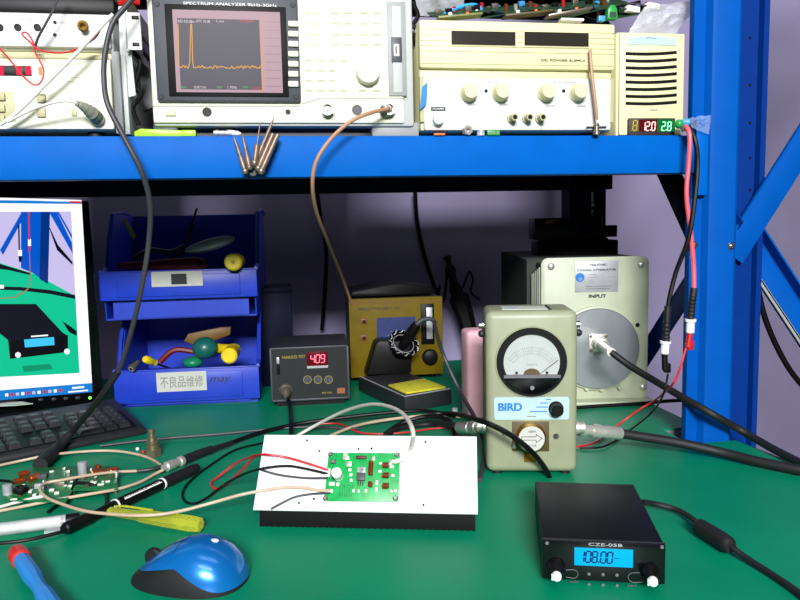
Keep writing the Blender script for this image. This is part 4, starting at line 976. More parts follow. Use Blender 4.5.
# pink bottle
p = P(473, 402, z=0)
pb = thing('pink_bottle', 'pale pink plastic bottle standing left of the green wattmeter', 'bottle', (P(484, 370, y=1.15).x, 1.15, 0))
xl = LP(pb, 467.5, 370)[0]; zt = LP(pb, 475, 331)[1]
MB().box(xl, xl+.075, 0, .05, 0, zt, 'pink', .008, 3).build('body', pb)
MB().lathe([(0, .011), (.010, .011), (.012, .007), (.018, .006), (.018, 0)], (xl+.045, .03, zt-.004), (0, 0, 1), 'red', 16).build('cap', pb)

# hanging hot-air handle on wall
hg = thing('hot_air_gun', 'black hot air handle with hose hanging on the wall', 'hot air gun', P(455, 290, y=1.92))
o_ = hg.location
def hq(u, v, y): return P(u, v, y=y+.24)-o_
MB().tube([hq(447, 256, 1.70), hq(450, 268, 1.69), hq(456, 290, 1.68), hq(464, 312, 1.67), hq(470, 335, 1.66), hq(474, 360, 1.66)], lambda t: .008+.020*t+.004*math.sin(t*35) if t < .45 else .030-.022*(t-.45), 'black', 7).build('body', hg)
MB().tube([hq(440, 285, 1.69), hq(438, 298, 1.69), hq(444, 300, 1.69), hq(447, 272, 1.69)], .004, 'black').build('clip', hg)
MB().tube([hq(463, 288, 1.69), hq(469, 272, 1.69), hq(473, 280, 1.69), hq(471, 292, 1.69), hq(480, 300, 1.69)], .003, 'black').build('hook', hg)
MB().cyl(hq(447, 262, 1.70), hq(447, 262, 1.7)+Vector((0, .05, .01)), .003, 'steel_dull').build('nail', hg)

# ============================================================ ATTENUATOR
A = P(541, 402, z=0); B = P(650, 401, z=0); rz = math.atan2(B.y-A.y, B.x-A.x); rz = R(-10)
at_ = thing('power_attenuator', 'large sage green attenuator with round aluminium input flange', 'attenuator', (A+B)/2, rz)
at_.matrix_basis = Matrix.Translation((A+B)/2) @ Matrix.Rotation(rz, 4, 'Z')
x0 = LP(at_, 541, 340)[0]; x1 = LP(at_, 648, 340)[0]; z1 = LP(at_, 595, 257)[1]; z0 = .0
def rounded(x0, x1, z0, z1, r, n=5):
    o = []
    for (cx_, cz_, a0) in ((x1-r, z1-r, 0), (x0+r, z1-r, 90), (x0+r, z0+r, 180), (x1-r, z0+r, 270)):
        for k in range(n+1): a = R(a0+90*k/n); o.append((cx_+r*math.cos(a), cz_+r*math.sin(a)))
    return o
MB().prism(rounded(x0, x1, .003, z1, .014), 'y', 0, .008, 'sage_light', .001).build('front_plate', at_)
MB().box(x0-.003, x1+.006, -.03, .012, 0, .006, 'sage_light', .002).build('mounting_foot', at_)
fn = MB()
for k in range(5): fn.box(x0-.002-.0012*k, x0+.03, .012+k*.012, .017+k*.012, .012, z1-.018-.004*k, 'sage_light', .001)
fn.build('front_fins', at_)
bd = MB().box(x0+.004, x1-.004, .02, .47, .012, z1-.012, 'sage_dark', .003)
for k in range(27): bd.box(x0-.014, x1+.0, .075+k*.0145, .080+k*.0145, .02, z1-.004, 'sage_dark')
bd.build('finned_body', at_)
cx_, cz_ = LP(at_, 597, 348); rr = abs(LP(at_, 639, 348)[0]-cx_)
MB().lathe([(0, rr*1.02), (.006, rr*1.02), (.007, rr), (.007, 0)], (cx_, 0, cz_), (0, -1, 0), 'sage_light', 56).build('flange_rim', at_)
MB().lathe([(0, rr*.97), (.003, rr*.97), (.004, rr*.955), (.004, 0)], (cx_, -.007, cz_), (0, -1, 0), 'alu', 56).build('flange_disc', at_)
a = LP(at_, 598, 343, -.012)
ic = MB().box(a[0]-.017, a[0]+.017, -.014, -.010, a[1]-.017, a[1]+.017, 'nickel', .001)
ic.lathe([(0, .0125), (.010, .0125), (.010, .010), (.022, .010)], (a[0], -.012, a[1]), (0, -1, 0), 'nickel', 24); ic.build('input_connector', at_)
for sx in (-1, 1):
    for sz in (-1, 1): MB().sph((a[0]+sx*.0135, -.015, a[1]+sz*.0135), .003, 'brass_dull', seg=10).build('screw', at_)
for (uu, vv) in ((551, 266.5), (641, 264.5), (643, 387), (545, 387)):
    q = LP(at_, uu, vv, -.0); MB().lathe([(0, .0065), (.002, .0065), (.004, .004), (.0045, 0)], (q[0], 0, q[1]), (0, -1, 0), 'nickel', 16).build('screw', at_)
for (uu, vv) in ((586, 388), (601, 389), (619, 387)):
    q = LP(at_, uu, vv, -.0); MB().lathe([(0, .0045), (.002, .004), (.0025, 0)], (q[0], -.006, q[1]), (0, -1, 0), 'sage_light', 16).build('rivet', at_)
q = LP(at_, 637.5, 325, 0); MB().cyl((q[0], .0, q[1]), (q[0], -.0006, q[1]), .004, 'black').build('hole', at_)
a_, b_, c_, d_ = rect(at_, 575, 261.5, 618, 291.5); MB().box(a_, b_, -.0012, 0, c_, d_, 'label_silver', .0004).build('name_plate', at_)
def att(s, ua, ub, v, h, m='ink'):
    p = LP(at_, ua, v, -.0015); q = LP(at_, ub, v, -.0015); return text(s, .004, m, at_, (p[0], -.0016, p[1]), width=q[0]-p[0], height=h, bold=.0001 if h > .003 else 0)
att('TRILITHIC', 589, 607, 265, .004); att('COAXIAL ATTENUATOR', 577, 616, 270.3, .004)
for s_, v_, e_ in (('MODEL', 274.5, 597), ('POWER', 277.3, 596), ('dB', 280, 593), ('OHMS', 282.8, 595)): att(s_, 589, e_, v_, .0016, 'ink_faint')
att('MADE IN U.S.A.', 607, 616, 277, .0013, 'ink_faint'); att('INDIANAPOLIS, INDIANA', 585, 611, 286.5, .0016); att('PATENT PENDING', 586, 609, 289, .0015)
p = LP(at_, 580, 277.5, -.0014); MB().lathe([(0, .0085), (.0004, .0085), (.0004, 0)], (p[0], -.0012, p[1]), (0, -1, 0), 'ink_blue', 14).build('seal', at_)
text('*', .016, 'label_silver', at_, (p[0]-.003, -.0018, p[1]-.003), width=.007)
att('INPUT', 588.5, 606, 296.2, .0062, 'ink')
# cable from the input
def zc(r_, q):
    p0 = at_.matrix_basis @ Vector((a_in[0], -.030, a_in[1])); p1 = q[0]; dv = (p1-p0).normalized(); Lc = (p1-p0).length
    mb = MB().lathe([(0, .010), (.003, .0125), (.016, .0125), (.017, .010), (.022, .0105), (.028, .0085), (Lc+.002, .0075)], p0, dv, 'nickel', 20)
    o = mb.build('connector', r_, org=q[0]); o.location = (0, 0, 0)
a_in = LP(at_, 598, 343, -.012)
ac = cable('thick_coax', 'thick black coax from attenuator input running right over bench edge', 'cable', [(611, 352, 'y', 1.10), (630, 366, 'y', 1.08), (655, 381, 'y', 1.04), (682, 397, 'y', .98), (712, 414, 'y', .935), (742, 431, 'y', .935), (775, 450, .01), (815, 470, .008)], .0058, 'black_rubber', None, 12, [zc])

cable('thin_cable', 'black cable lying on mat behind attenuator foot', 'cable', [(572, 408, .004), (600, 406, .004), (640, 403.5, .004), (668, 401, .004), (690, 400, .004)], .0035, 'black')
# black device on the attenuator
zt = z1-.010
ps_ = at_.matrix_basis @ Vector(((x0+x1)/2, .20, zt))
cm = thing('black_recorder', 'black flat device with worn yellow mark, on the attenuator body', 'device', ps_, R(-12))
zb = LP(cm, 570, 240)[1]; xa = LP(cm, 533, 230)[0]; xb = LP(cm, 615, 230)[0]; ztt = LP(cm, 570, 217.5)[1]; 
zm = LP(cm, 570, 239)[1]; xm = LP(cm, 599, 230)[0]
MB().box(xa, xm, -.03, .07, zm, ztt, 'black', .002).box(xm-.002, xb, -.02, .06, zm+.003, ztt-.018, 'black', .002).build('body', cm)
MB().box(xa+.005, xb, -.028, .065, .0015, zm-.003, 'black', .002).box(xa+.02, xb-.02, -.02, .06, 0, zm+.002, 'black').build('lower_tray', cm)
q = LP(cm, 548, 222, -.031); MB().prism([(q[0]-.006, q[1]+.004), (q[0]+.022, q[1]+.005), (q[0]+.012, q[1]-.003), (q[0]-.006, q[1]-.006)], 'y', -.0308, -.0295, 'yellow_line').build('worn_mark', cm)
q = LP(cm, 586, 228, -.031); MB().lathe([(0, .011), (.004, .010), (.004, 0)], (q[0], -.030, q[1]), (0, -1, 0), 'black_gloss', 20).build('lens', cm)

# ============================================================ WATTMETER
A = P(485, 470, z=.004); B = P(578, 476, z=.004); rz = R(-13)
wm = thing('wattmeter', 'sage green wattmeter with round dial and blue lettering', 'wattmeter', (A+B)/2, rz)
wm.location.z = 0; wm.matrix_basis = Matrix.Translation(wm.location) @ Matrix.Rotation(rz, 4, 'Z')
x0 = LP(wm, 486, 400)[0]; x1 = LP(wm, 578, 400)[0]; z1 = LP(wm, 530, 311)[1]; z0 = .004
zf = LP(wm, 530, 318)[1]; D = .085
MB().box(x0, x1, 0, D, z0, z1, 'sage', .010, 4).build('case', wm)
for xx in (x0+.015, x1-.015):
    for yy in (.015, D-.015): MB().cyl((xx, yy, 0), (xx, yy, .006), .007, 'black_rubber').build('foot', wm)
a = LT(wm, 502, 309.5, z1); b2 = LT(wm, 556, 316, z1)
zt = z1
MB().box(a[0], b2[0], D*.18, D*.60, zt-.0005, zt+.0008, 'paper').build('top_sticker', wm)
text('CAL. CERTIFIED', .006, 'ink_blue', wm, (a[0]+.004, D*.42, zt+.001), rot=(0, 0, 0), width=.018)
MB().box(b2[0]+.001, b2[0]+.0035, D*.10, D*.62, zt-.0005, zt+.0018, 'charcoal').build('strap_clip', wm)
cx_, cz_ = LP(wm, 531.5, 362); rr = abs(LP(wm, 567, 362)[0]-cx_)
MB().lathe([(0, rr*1.04), (.0025, rr*1.03), (.0025, rr*.98), (0, rr*.98)], (cx_, 0.0005, cz_), (0, -1, 0), 'sage', 56).build('dial_recess', wm)
MB().lathe([(0, rr), (.003, rr), (.006, rr*.97), (.006, rr*.82), (.002, rr*.79), (.001, 0)], (cx_, .0002, cz_), (0, -1, 0), 'black', 56).build('dial_bezel', wm)
fc_ = []
rf = rr*.80; zc_ = cz_-rr*.42
for k in range(41):
    th = R(-31+242*k/40); fc_.append((cx_+rf*math.cos(th), cz_+rf*math.sin(th)))
MB().prism(fc_, 'y', -.0022, -.0008, 'meter_face').build('dial_face', wm)
zlow = cz_+rf*math.sin(R(-31))
MB().prism([(cx_-rr*.80, zlow-.001), (cx_+rr*.80, zlow-.001), (cx_+rr*.80, zlow+.003), (cx_-rr*.80, zlow+.003)], 'y', -.0075, -.003, 'legend').build('dial_sill', wm)
lo = [(cx_+rr*.9*math.cos(R(-24-132*k/20)), cz_+rr*.9*math.sin(R(-24-132*k/20))) for k in range(21)]
MB().prism(lo, 'y', -.0072, -.001, 'black_gloss', .0005).build('lower_cover', wm)
MB().lathe([(0, .003), (.001, .0025), (.001, 0)], (cx_, -.0072, cz_-rr*.72), (0, -1, 0), 'ink_faint', 14).build('zero_screw', wm)
hy = -.0023; pv = (cx_+.004, zlow+.002)
sc_ = MB()
for ri, r_ in enumerate((.030, .034, .038)):
    for k in range(31):
        th = R(38+104*k/30); r1_ = r_+(.003 if k % 5 == 0 else .0015); q0 = (cx_+r_*math.cos(th), zlow+r_*math.sin(th)); q1 = (cx_+r1_*math.cos(th), zlow+r1_*math.sin(th))
        nx = -math.sin(th)*.00018; nz_ = math.cos(th)*.00018
        sc_.face([(q0[0]-nx, hy, q0[1]-nz_), (q0[0]+nx, hy, q0[1]+nz_), (q1[0]+nx, hy, q1[1]+nz_), (q1[0]-nx, hy, q1[1]-nz_)], 'ink')
sc_.build('scale', wm)
text('WATTS', .005, 'ink_faint', wm, (cx_-.007, hy, zlow+.016), width=.014, height=.0022)
nd = MB(); q1 = LP(wm, 558, 360, hy); q0 = (cx_+.010, zlow+.003)
nd.tube([(q0[0], -.003, q0[1]), (q1[0], -.003, q1[1])], .00045, 'ink').build('needle', wm)
MB().prism([(cx_+.011*math.cos(R(k*15)), zlow+.003+.008*math.sin(R(k*15))) for k in range(13)], 'y', -.0035, -.0015, 'bakelite').build('needle_hub', wm)
for sx in (-1, 1): MB().lathe([(0, .002), (.0008, .0018), (.0008, 0)], (cx_+sx*.020, -.0022, zlow+.005), (0, -1, 0), 'ink', 10).build('dial_screw', wm)
# name strip
a_, b_, c_, d_ = rect(wm, 494, 395, 569, 416); 
c_ = LP(wm, 530, 419.5)[1]; d_ = LP(wm, 530, 397)[1]
MB().prism(rounded(a_, b_, c_, d_, .003, 3), 'y', -.0012, .0005, 'label_lightblue').build('name_strip', wm)
p = LP(wm, 497.5, 407, -.0014); q = LP(wm, 521, 407, -.0014)
for dx_ in (0, .0007): text('BIRD', .012, bold=.00025, m='ink_blue', parent=wm, loc=(p[0]+dx_, -.0016-dx_*.1, p[1]), width=q[0]-p[0], height=.0105)
sl_ = MB()
for k in range(3): sl_.box(p[0]-.001, q[0]+.001, -.0020, -.0017, p[1]-.0032+k*.003, p[1]-.0028+k*.003, 'label_lightblue')
sl_.bm.free()
a = LP(wm, 557, 410, -.01)
MB().lathe([(0, .0098), (.003, .0098), (.004, .0085), (.014, .008), (.015, .007), (.015, 0)], (a[0], -.001, a[1]), (0, -1, 0), 'black', 24).build('range_knob', wm)
mk = MB()
for k, (ua, ub, vv) in enumerate(((546, 551, 399.5), (540, 548, 403), (536, 548, 407), (530, 547, 411.5), (527, 536, 416.5))):
    p = LP(wm, ua, vv, -.0014); q = LP(wm, ub, vv, -.0014); mk.box(p[0], q[0], -.0016, -.0012, p[1]-.0006, p[1]+.0006, 'ink_blue' if k < 4 else 'ink_faint')
mk.build('range_marks', wm)
# plug-in element
e0 = LP(wm, 512, 421.5); e1 = LP(wm, 549, 451)
MB().box(e0[0], e1[0], -.0015, .002, e1[1], e0[1], 'bakelite', .0006).build('element_plate', wm)
ec = LP(wm, 531, 437.5, -.008); er = .0195
MB().lathe([(0, er), (.012, er), (.013, er*.93), (.013, 0)], (ec[0], -.001, ec[1]), (0, -1, 0), 'brass', 40).build('element', wm)
MB().lathe([(0, er*.88), (.0006, er*.88), (.0006, 0)], (ec[0], -.0138, ec[1]), (0, -1, 0), 'paper', 40).build('element_label', wm)
ar = [(-.013, -.0015), (.006, -.0015), (.006, -.005), (.014, .001), (.006, .006), (.006, .003), (-.013, .003)]
ag = MB()
for i in range(7):
    p = ar[i]; q = ar[(i+1) % 7]; ag.tube([(ec[0]+p[0], -.0146, ec[1]+p[1]), (ec[0]+q[0], -.0146, ec[1]+q[1])], .0004, 'ink', 5)
ag.build('arrow', wm)
text('100W', .005, 'ink', wm, (ec[0]-.005, -.0146, ec[1]+.010), width=.010, height=.003)
text('50-125', .004, 'ink', wm, (ec[0]-.006, -.0146, ec[1]-.009), width=.012, height=.0025)
a_, b_, c_, d_ = rect(wm, 524, 452, 536, 462); MB().box(a_, b_, -.001, .001, c_, d_, 'yellow_panel').build('yellow_tag', wm)
for (uu, vv) in ((505, 433), (556, 436), (514, 446)):
    q = LP(wm, uu, vv); MB().lathe([(0, .004), (.0015, .004), (.003, .0028), (.003, 0)], (q[0], .0, q[1]), (0, -1, 0), 'steel', 14).build('screw', wm)
for sx, xx in ((-1, x0), (1, x1)):
    zz = LP(wm, 530, 322)[1]
    MB().lathe([(0, .006), (.003, .006), (.003, .0045), (.007, .0045), (.008, 0)], (xx, .03, zz-.008), (sx, 0, 0), 'steel', 16).sph((xx+sx*.004, .02, zz-.018), .005, 'charcoal', seg=10).build('strap_stud', wm)
# line connectors
a = LP(wm, 578, 428, .03)
def nline(o, x, sgn, z, y, dz=0): 
    return MB().lathe([(0, .009), (.004, .009), (.005, .0075), (.010, .0075), (.010, .0085), (.012, .0085)], (x, y, z), (sgn, 0, 0), 'nickel', 20).build('line_socket', o)
nline(wm, x1, 1, LP(wm, 530, 432)[1], .02); nline(wm, x0, -1, LP(wm, 530, 430)[1], .02)
def endconn(pts):
    def f(r_, q):
        w_ = W(pts); d_ = w_[1]-w_[0]; L = d_.length
        o = MB().lathe([(0, .0095), (L*.12, .0095), (L*.13, .0075), (L*.3, .0075), (L*.31, .0098), (L*.5, .0098), (L*.51, .0078), (L*.56, .0078), (L*.57, .009), (L*.97, .009), (L, .008)], w_[0], d_, 'nickel', 22).build('connector', r_, org=q[0]); o.location = (0, 0, 0)
    return f
cable('thick_coax', 'thick black coax from wattmeter right side crossing the green mat', 'cable', [(618, 433, .038), (640, 436.5, .032), (680, 443, .022), (720, 452, .012), (760, 462, .009), (800, 470, .009), (830, 474, .009)], .0068, 'black_rubber', None, 12, [endconn([(579, 429.5, .05), (621, 433.5, .038)])])
cable('jumper_coax', 'black coax with silver connector behind wattmeter left side', 'cable', [(458, 427, .03), (448, 424, .02), (430, 424, .006), (400, 428, .006), (385, 436, .006)], .0045, 'black_rubber', None, 12, [endconn([(487, 427.5, .05), (459, 427.5, .03)])])

# ============================================================ WHITE HEATSINK WITH AMPLIFIER
HM = Matrix.Translation((.0755, .7588, .02)) @ Matrix.Rotation(-.2604, 4, 'Z') @ Matrix.Rotation(.9015, 4, 'X')
hk = thing('amplifier_heatsink', 'white rectangular heatsink slab carrying the small green amplifier', 'heatsink')
hk.matrix_basis = HM; HW, HD = .2565, .091
MB().box(-HW/2, HW/2, 0, HD, -.003, 0, 'heatsink_white', .0006).build('plate', hk)
fb = MB().prism([(.001, -.003), (-.0150, -.0120), (.0150, -.0500), (HD-.004, -.012), (HD-.004, -.003)], 'x', -HW/2+.009, HW/2-.004, 'heatsink_dark')  # near-black body carried down to the mat as the shadow under the plate
for k in range(36):
    x = -HW/2+.008+(HW-.012)*k/35; fb.prism([(.001, -.003), (-.0154, -.0124), (.0153, -.0510), (HD-.003, -.012), (HD-.003, -.003)], 'x', x-.0012, x+.0012, 'heatsink_dark')
fb.build('fins', hk)
for (uu, vv) in ((307, 440.5), (319.5, 451), (358.5, 449), (371.5, 448.5), (425.5, 442), (423.5, 505), (314, 499), (299, 503)):
    x, y = LT(hk, uu, vv, 0); MB().cyl((x, y, -.0004), (x, y, .0003), .0014, 'black', seg=12).build('screw_hole', hk)
am = thing('amplifier_board', 'small bright green amplifier board with electrolytic and copper coils', 'circuit board')
am.matrix_basis = HM.copy()
q = [LT(am, u, v, .0045) for u, v in ((324, 501), (398.5, 501.5), (400, 453), (328.5, 452.5))]
ZB = .0046
MB().prism(q, 'z', .003, ZB, 'pcb', .0003).build('board', am)
def cp(u, v, z=ZB): x, y = LT(am, u, v, z); return x, y
def cmp_(name, mb): return mb.build(name, am)
for (uu, vv) in ((330.5, 454.5), (397, 455), (325.5, 498.5), (395.5, 498.5)):
    x, y = cp(uu, vv); cmp_('standoff_screw', MB().cyl((x, y, 0), (x, y, .0032), .003, 'steel').lathe([(0, .0034), (.0015, .0032), (.0025, .002), (.0025, 0)], (x, y, ZB), (0, 0, 1), 'steel', 6))
x, y = cp(338, 476); cmp_('electrolytic_capacitor', MB().lathe([(0, .0058), (.0005, .0062), (.002, .0057), (.003, .0062), (.012, .0062), (.0128, .0055), (.0128, 0)], (x, y, ZB), (0, 0, 1), 'white', 24).prism([(x-.0063, y-.002), (x-.0045, y-.005), (x-.002, y-.0062), (x-.002, y-.005), (x-.005, y-.002)], 'z', ZB+.001, ZB+.0125, 'charcoal'))
x, y = cp(361, 478); cmp_('power_transistor', MB().box(x-.0048, x+.0048, y-.0035, y+.0055, ZB, ZB+.0040, 'chip', .0004).box(x-.0048, x+.0048, y+.0055, y+.0125, ZB, ZB+.0012, 'label_silver', .0002).cyl((x, y+.009, ZB+.0012), (x, y+.009, ZB+.003), .0026, 'steel', seg=8).box(x-.0033, x-.0022, y-.009, y-.003, ZB+.001, ZB+.0018, 'ink').box(x-.0006, x+.0006, y-.009, y-.003, ZB+.001, ZB+.0018, 'ink').box(x+.0022, x+.0033, y-.009, y-.003, ZB+.001, ZB+.0018, 'ink'))
def coil(u, v, L, r, vert=False, name='coil'):
    x, y = cp(u, v); mb = MB(); n = int(L/.0012)
    d = Vector((0, 1, 0)) if vert else Vector((1, 0, 0)); s0_ = Vector((x, y, ZB+r))-d*L/2
    mb.cyl(s0_, s0_+d*L, r*.8, 'ferrite', seg=12)
    pts = []
    o1 = Vector((0, 0, 1)); o2 = d.cross(o1)
    for k in range(n*8+1): th = 2*math.pi*k/8; pts.append(s0_+d*(L*k/(n*8))+(o1*math.cos(th)+o2*math.sin(th))*r)
    mb.tube(pts, .0005, 'copper', 5, 1); return cmp_(name, mb)
coil(371, 469, .016, .0026, True); coil(370.5, 485, .006, .0025, True)
for vv in (466, 476, 486.5): coil(386, vv, .007, .0032)
x, y = cp(361.5, 458); cmp_('film_capacitor', MB().box(x-.0062, x+.0062, y-.0018, y+.0018, ZB, ZB+.004, 'ferrite', .0008))
for i, (uu, vv, w_, d_) in enumerate(((346, 458, 7, 3), (350, 470, 3, 2.5), (351, 475, 3, 2.5), (351, 480, 3, 2.5), (332, 484, 6, 3), (338, 484.5, 3, 3), (373.5, 458.5, 3, 3), (380, 471.5, 3.5, 2), (392, 467, 4, 2), (392.5, 475.5, 4, 2), (377, 483, 2.5, 4), (376.5, 490, 2.5, 4), (391, 491, 3, 2), (395.5, 491, 3, 2), (353.5, 491, 2.5, 2.5), (358.5, 491, 2.5, 2.5), (366, 491, 2.5, 2.5), (380.5, 463.5, 3, 2), (349, 464, 6, 4))):
    x, y = cp(uu, vv); cmp_('chip_part', MB().box(x-w_*.00055, x+w_*.00055, y-d_*.0007, y+d_*.0007, ZB, ZB+.0012, 'silk' if i % 3 else 'solder', .0002))
x, y = cp(345.5, 454.5); cmp_('indicator_led', MB().box(x-.0015, x+.0015, y-.001, y+.001, ZB, ZB+.0012, 'led_amber'))
x, y = cp(333.5, 462); cmp_('trimmer', MB().box(x-.003, x+.003, y-.0025, y+.0025, ZB, ZB+.003, 'chip', .0004).cyl((x, y, ZB+.003), (x, y, ZB+.0036), .0018, 'steel_dull'))
me_ = MB(); 
for k in range(6):
    x, y = cp(340+k*2.4, 490.5); me_.box(x-.0003, x+.0003, y-.0065, y+.0065, ZB, ZB+.0002, 'pcb_trace')
    if k < 5: yy = y+(.0065 if k % 2 else -.0065); me_.box(x-.0003, x+.0030, yy-.0003, yy+.0003, ZB, ZB+.0002, 'pcb_trace')
cmp_('trace_pattern', me_)
x, y = cp(394, 462); cmp_('output_terminal', MB().box(x-.005, x+.004, y-.002, y+.0025, ZB, ZB+.003, 'solder', .0008).box(x-.008, x-.002, y-.004, y-.0015, ZB, ZB+.0015, 'silk', .0004))
x, y = cp(328, 473); cmp_('input_terminal', MB().box(x-.0035, x+.003, y-.005, y+.005, ZB, ZB+.0022, 'silk', .0008))
x, y = cp(330, 491); cmp_('input_terminal', MB().box(x-.0035, x+.004, y-.002, y+.002, ZB, ZB+.0022, 'solder', .0008))

cable('output_coax', 'pale thick coax arching up from amplifier board over heatsink', 'cable', [(394, 462, 'p', .007), (404, 458, 'p', .010), (411, 448, 'p', .014), (413, 432, .115), (405, 416, .115), (390, 407, .105), (370, 404.5, .09), (345, 411, .06), (320, 423, .025), (302, 433, .006), (290, 440, .004)], .0026, 'wire_white')
cable('second_coax', 'pale coax lying behind heatsink towards right', 'cable', [(330, 436, .004), (355, 426, .006), (385, 420, .01), (420, 416, .012), (445, 415, .012), (460, 417, .012)], .0025, 'wire_tan')
cable('supply_wire', 'red supply wire from amplifier board making a sharp loop on mat', 'cable', [(328, 470, 'p', .007), (310, 464, 'p', .008), (285, 457, 'p', .007), (263, 454.5, 'p', .006), (250, 457, .045), (235, 464, .02), (218, 477, .005), (211, 483.5, .003), (217, 489, .003), (230, 481, .006), (243, 469, .03), (253, 458, .05), (265, 454, 'p', .004)], .0014, 'wire_red')
cable('supply_wire', 'black ground wire from amplifier board looping left on mat', 'cable', [(328, 474, 'p', .006), (312, 470, 'p', .006), (290, 466, 'p', .005), (272, 467, 'p', .004), (260, 469, 'p', .003), (244, 474, .035), (225, 484, .01), (205, 499, .003), (192, 503.5, .003), (184, 500, .003), (183, 491, .003), (192, 479, .003), (212, 464, .003), (235, 450, .003), (262, 443, .003), (280, 438, .003)], .0015, 'black')
cable('supply_wire', 'grey wire lying on the white heatsink below the black one', 'cable', [(328, 478, 'p', .005), (305, 478, 'p', .002), (280, 475, 'p', .002), (265, 471, 'p', .003), (260, 469, 'p', .001)], .0014, 'wire_grey')
cable('input_coax', 'long tan coax from amplifier input curling left across the pens', 'cable', [(330, 491, 'p', .006), (318, 490, 'p', .005), (300, 487.5, 'p', .004), (280, 488, 'p', .004), (260, 491, 'p', .004), (240, 495, .036), (215, 502, .028), (185, 510, .024), (160, 514.5, .024), (135, 515.5, .024), (110, 514, .021), (85, 511, .018), (62, 504, .014), (46, 497, .014), (40, 489, .016), (46, 483, .016), (62, 480, .016), (90, 475, .014), (115, 472, .01), (138, 471, .006), (150, 470, .006)], .0019, 'wire_tan', None, 8,
      [lambda r_, q: setattr(MB().tube(W([(137, 471, .0065), (150, 469.5, .007), (163, 466, .008)]), .0027, 'charcoal').build('sleeve', r_, org=q[0]), 'location', (0, 0, 0))])
cable('shadow_lead', 'grey lead under the tan coax at heatsink left corner', 'cable', [(330, 493, 'p', .005), (312, 494, 'p', .002), (295, 497, 'p', .002), (280, 504, 'p', .002), (271, 509, 'p', .001)], .0014, 'wire_grey')  # thin grey tube drawn as the coax's cast shadow on the plate
# bnc + boot + black cable
def bnc_parts(r_, q):
    w_ = W([(184, 460, .009), (163, 468, .009)]); d_ = w_[1]-w_[0]; L = d_.length
    for nm, mb in (('connector', MB().lathe([(0, .006), (L*.1, .0075), (L*.22, .0075), (L*.25, .006), (L*.45, .006), (L*.5, .0072), (L*.85, .0072), (L*.9, .005), (L, .0045)], w_[0], d_, 'nickel', 20)),
                   ('boot', MB().tube(W([(183, 460.5, .009), (198, 454, .010), (212, 449, .010)]), lambda t: .0068-.001*t+.0005*math.sin(t*30), 'black_rubber', 12)),
                   ('strain_relief', MB().tube(W([(211, 449.5, .010), (222, 446, .009), (232, 442.5, .008)]), lambda t: .0045-.001*t+.0004*math.sin(t*50), 'black_rubber', 10, 10))):
        o = mb.build(nm, r_, org=q[0]); o.location = (0, 0, 0)
cable('bnc_cable', 'black cable with silver BNC plug pointing left beside the marker', 'cable', [(230, 443, .008), (262, 432, .006), (300, 423.5, .008), (340, 418, .014), (385, 413, .02), (425, 411, .024), (455, 416, .026)], .0033, 'black', None, 10, [bnc_parts])
cable('antenna_cable', 'black cable crossing wattmeter front into the transmitter back', 'cable', [(425, 414, .03), (452, 413.5, .034), (478, 420, 'y', .88), (498, 428, 'y', .845), (515, 438, 'y', .84), (532, 452, 'y', .84), (545, 468, 'y', .86), (551, 481, 'y', .87)], .0036, 'black')
cable('loop_cable', 'thick black cable arching behind heatsink right end', 'cable', [(385, 434, .004), (400, 424, .012), (422, 417, .022), (440, 417, .024), (452, 424, .018), (455, 438, .005)], .0038, 'black')
cable('grey_lead', 'long grey lead running straight behind adapter to heatsink', 'cable', [(100, 446, .004), (135, 441.5, .004), (170, 438, .004), (220, 434, .004), (262, 430, .004), (310, 427, .004), (360, 429, .004)], .0022, 'wire_grey')
cable('red_lead', 'thin red lead peeking out behind the heatsink', 'cable', [(318, 424, .003), (340, 424, .003), (362, 433, .003), (400, 433, .003), (440, 428, .003), (470, 430, .003)], .0014, 'wire_red')
cable('tan_coax', 'tan coax looping from keyboard edge round to BNC plug', 'cable', [(-90, 486, .004), (-12, 468, .006), (20, 461, .006), (50, 455, .010), (85, 451.5, .006), (115, 451, .004), (140, 455, .004), (155, 461, .006), (163, 467, .008)], .0020, 'wire_tan')
cable('tan_coax', 'tan coax running left along front edge of board scrap', 'cable', [(163, 470, .008), (155, 474, .006), (140, 482, .005), (118, 489, .006), (90, 494, .008), (55, 500, .006), (25, 506, .004), (-12, 513, .004), (-90, 526, .004)], .0020, 'wire_tan')
cable('pale_coax', 'pale coax leaving the left edge above the pen tube', 'cable', [(44, 496, .01), (30, 499, .008), (14, 503, .004), (-12, 509, .004), (-90, 519, .004)], .0020, 'wire_white')
cable('black_lead', 'black lead curving from component board round the pen tube', 'cable', [(-90, 548, .003), (-12, 544, .003), (20, 541, .003), (45, 536, .003), (70, 529, .003), (92, 519, .003), (105, 506, .003), (106, 495, .003), (98, 487, .006), (85, 483, .012), (74, 483, .012)], .0021, 'black')
cable('short_lead', 'short black lead ending at left edge beside component board', 'cable', [(-80, 486, .004), (-12, 481, .004), (8, 481, .005), (14, 484, .008)], .002, 'black')
cable('antenna_wire', 'thin black wire lying under the pen tube end', 'cable', [(48, 512, .003), (56, 506, .003), (62, 503, .003)], .002, 'black')

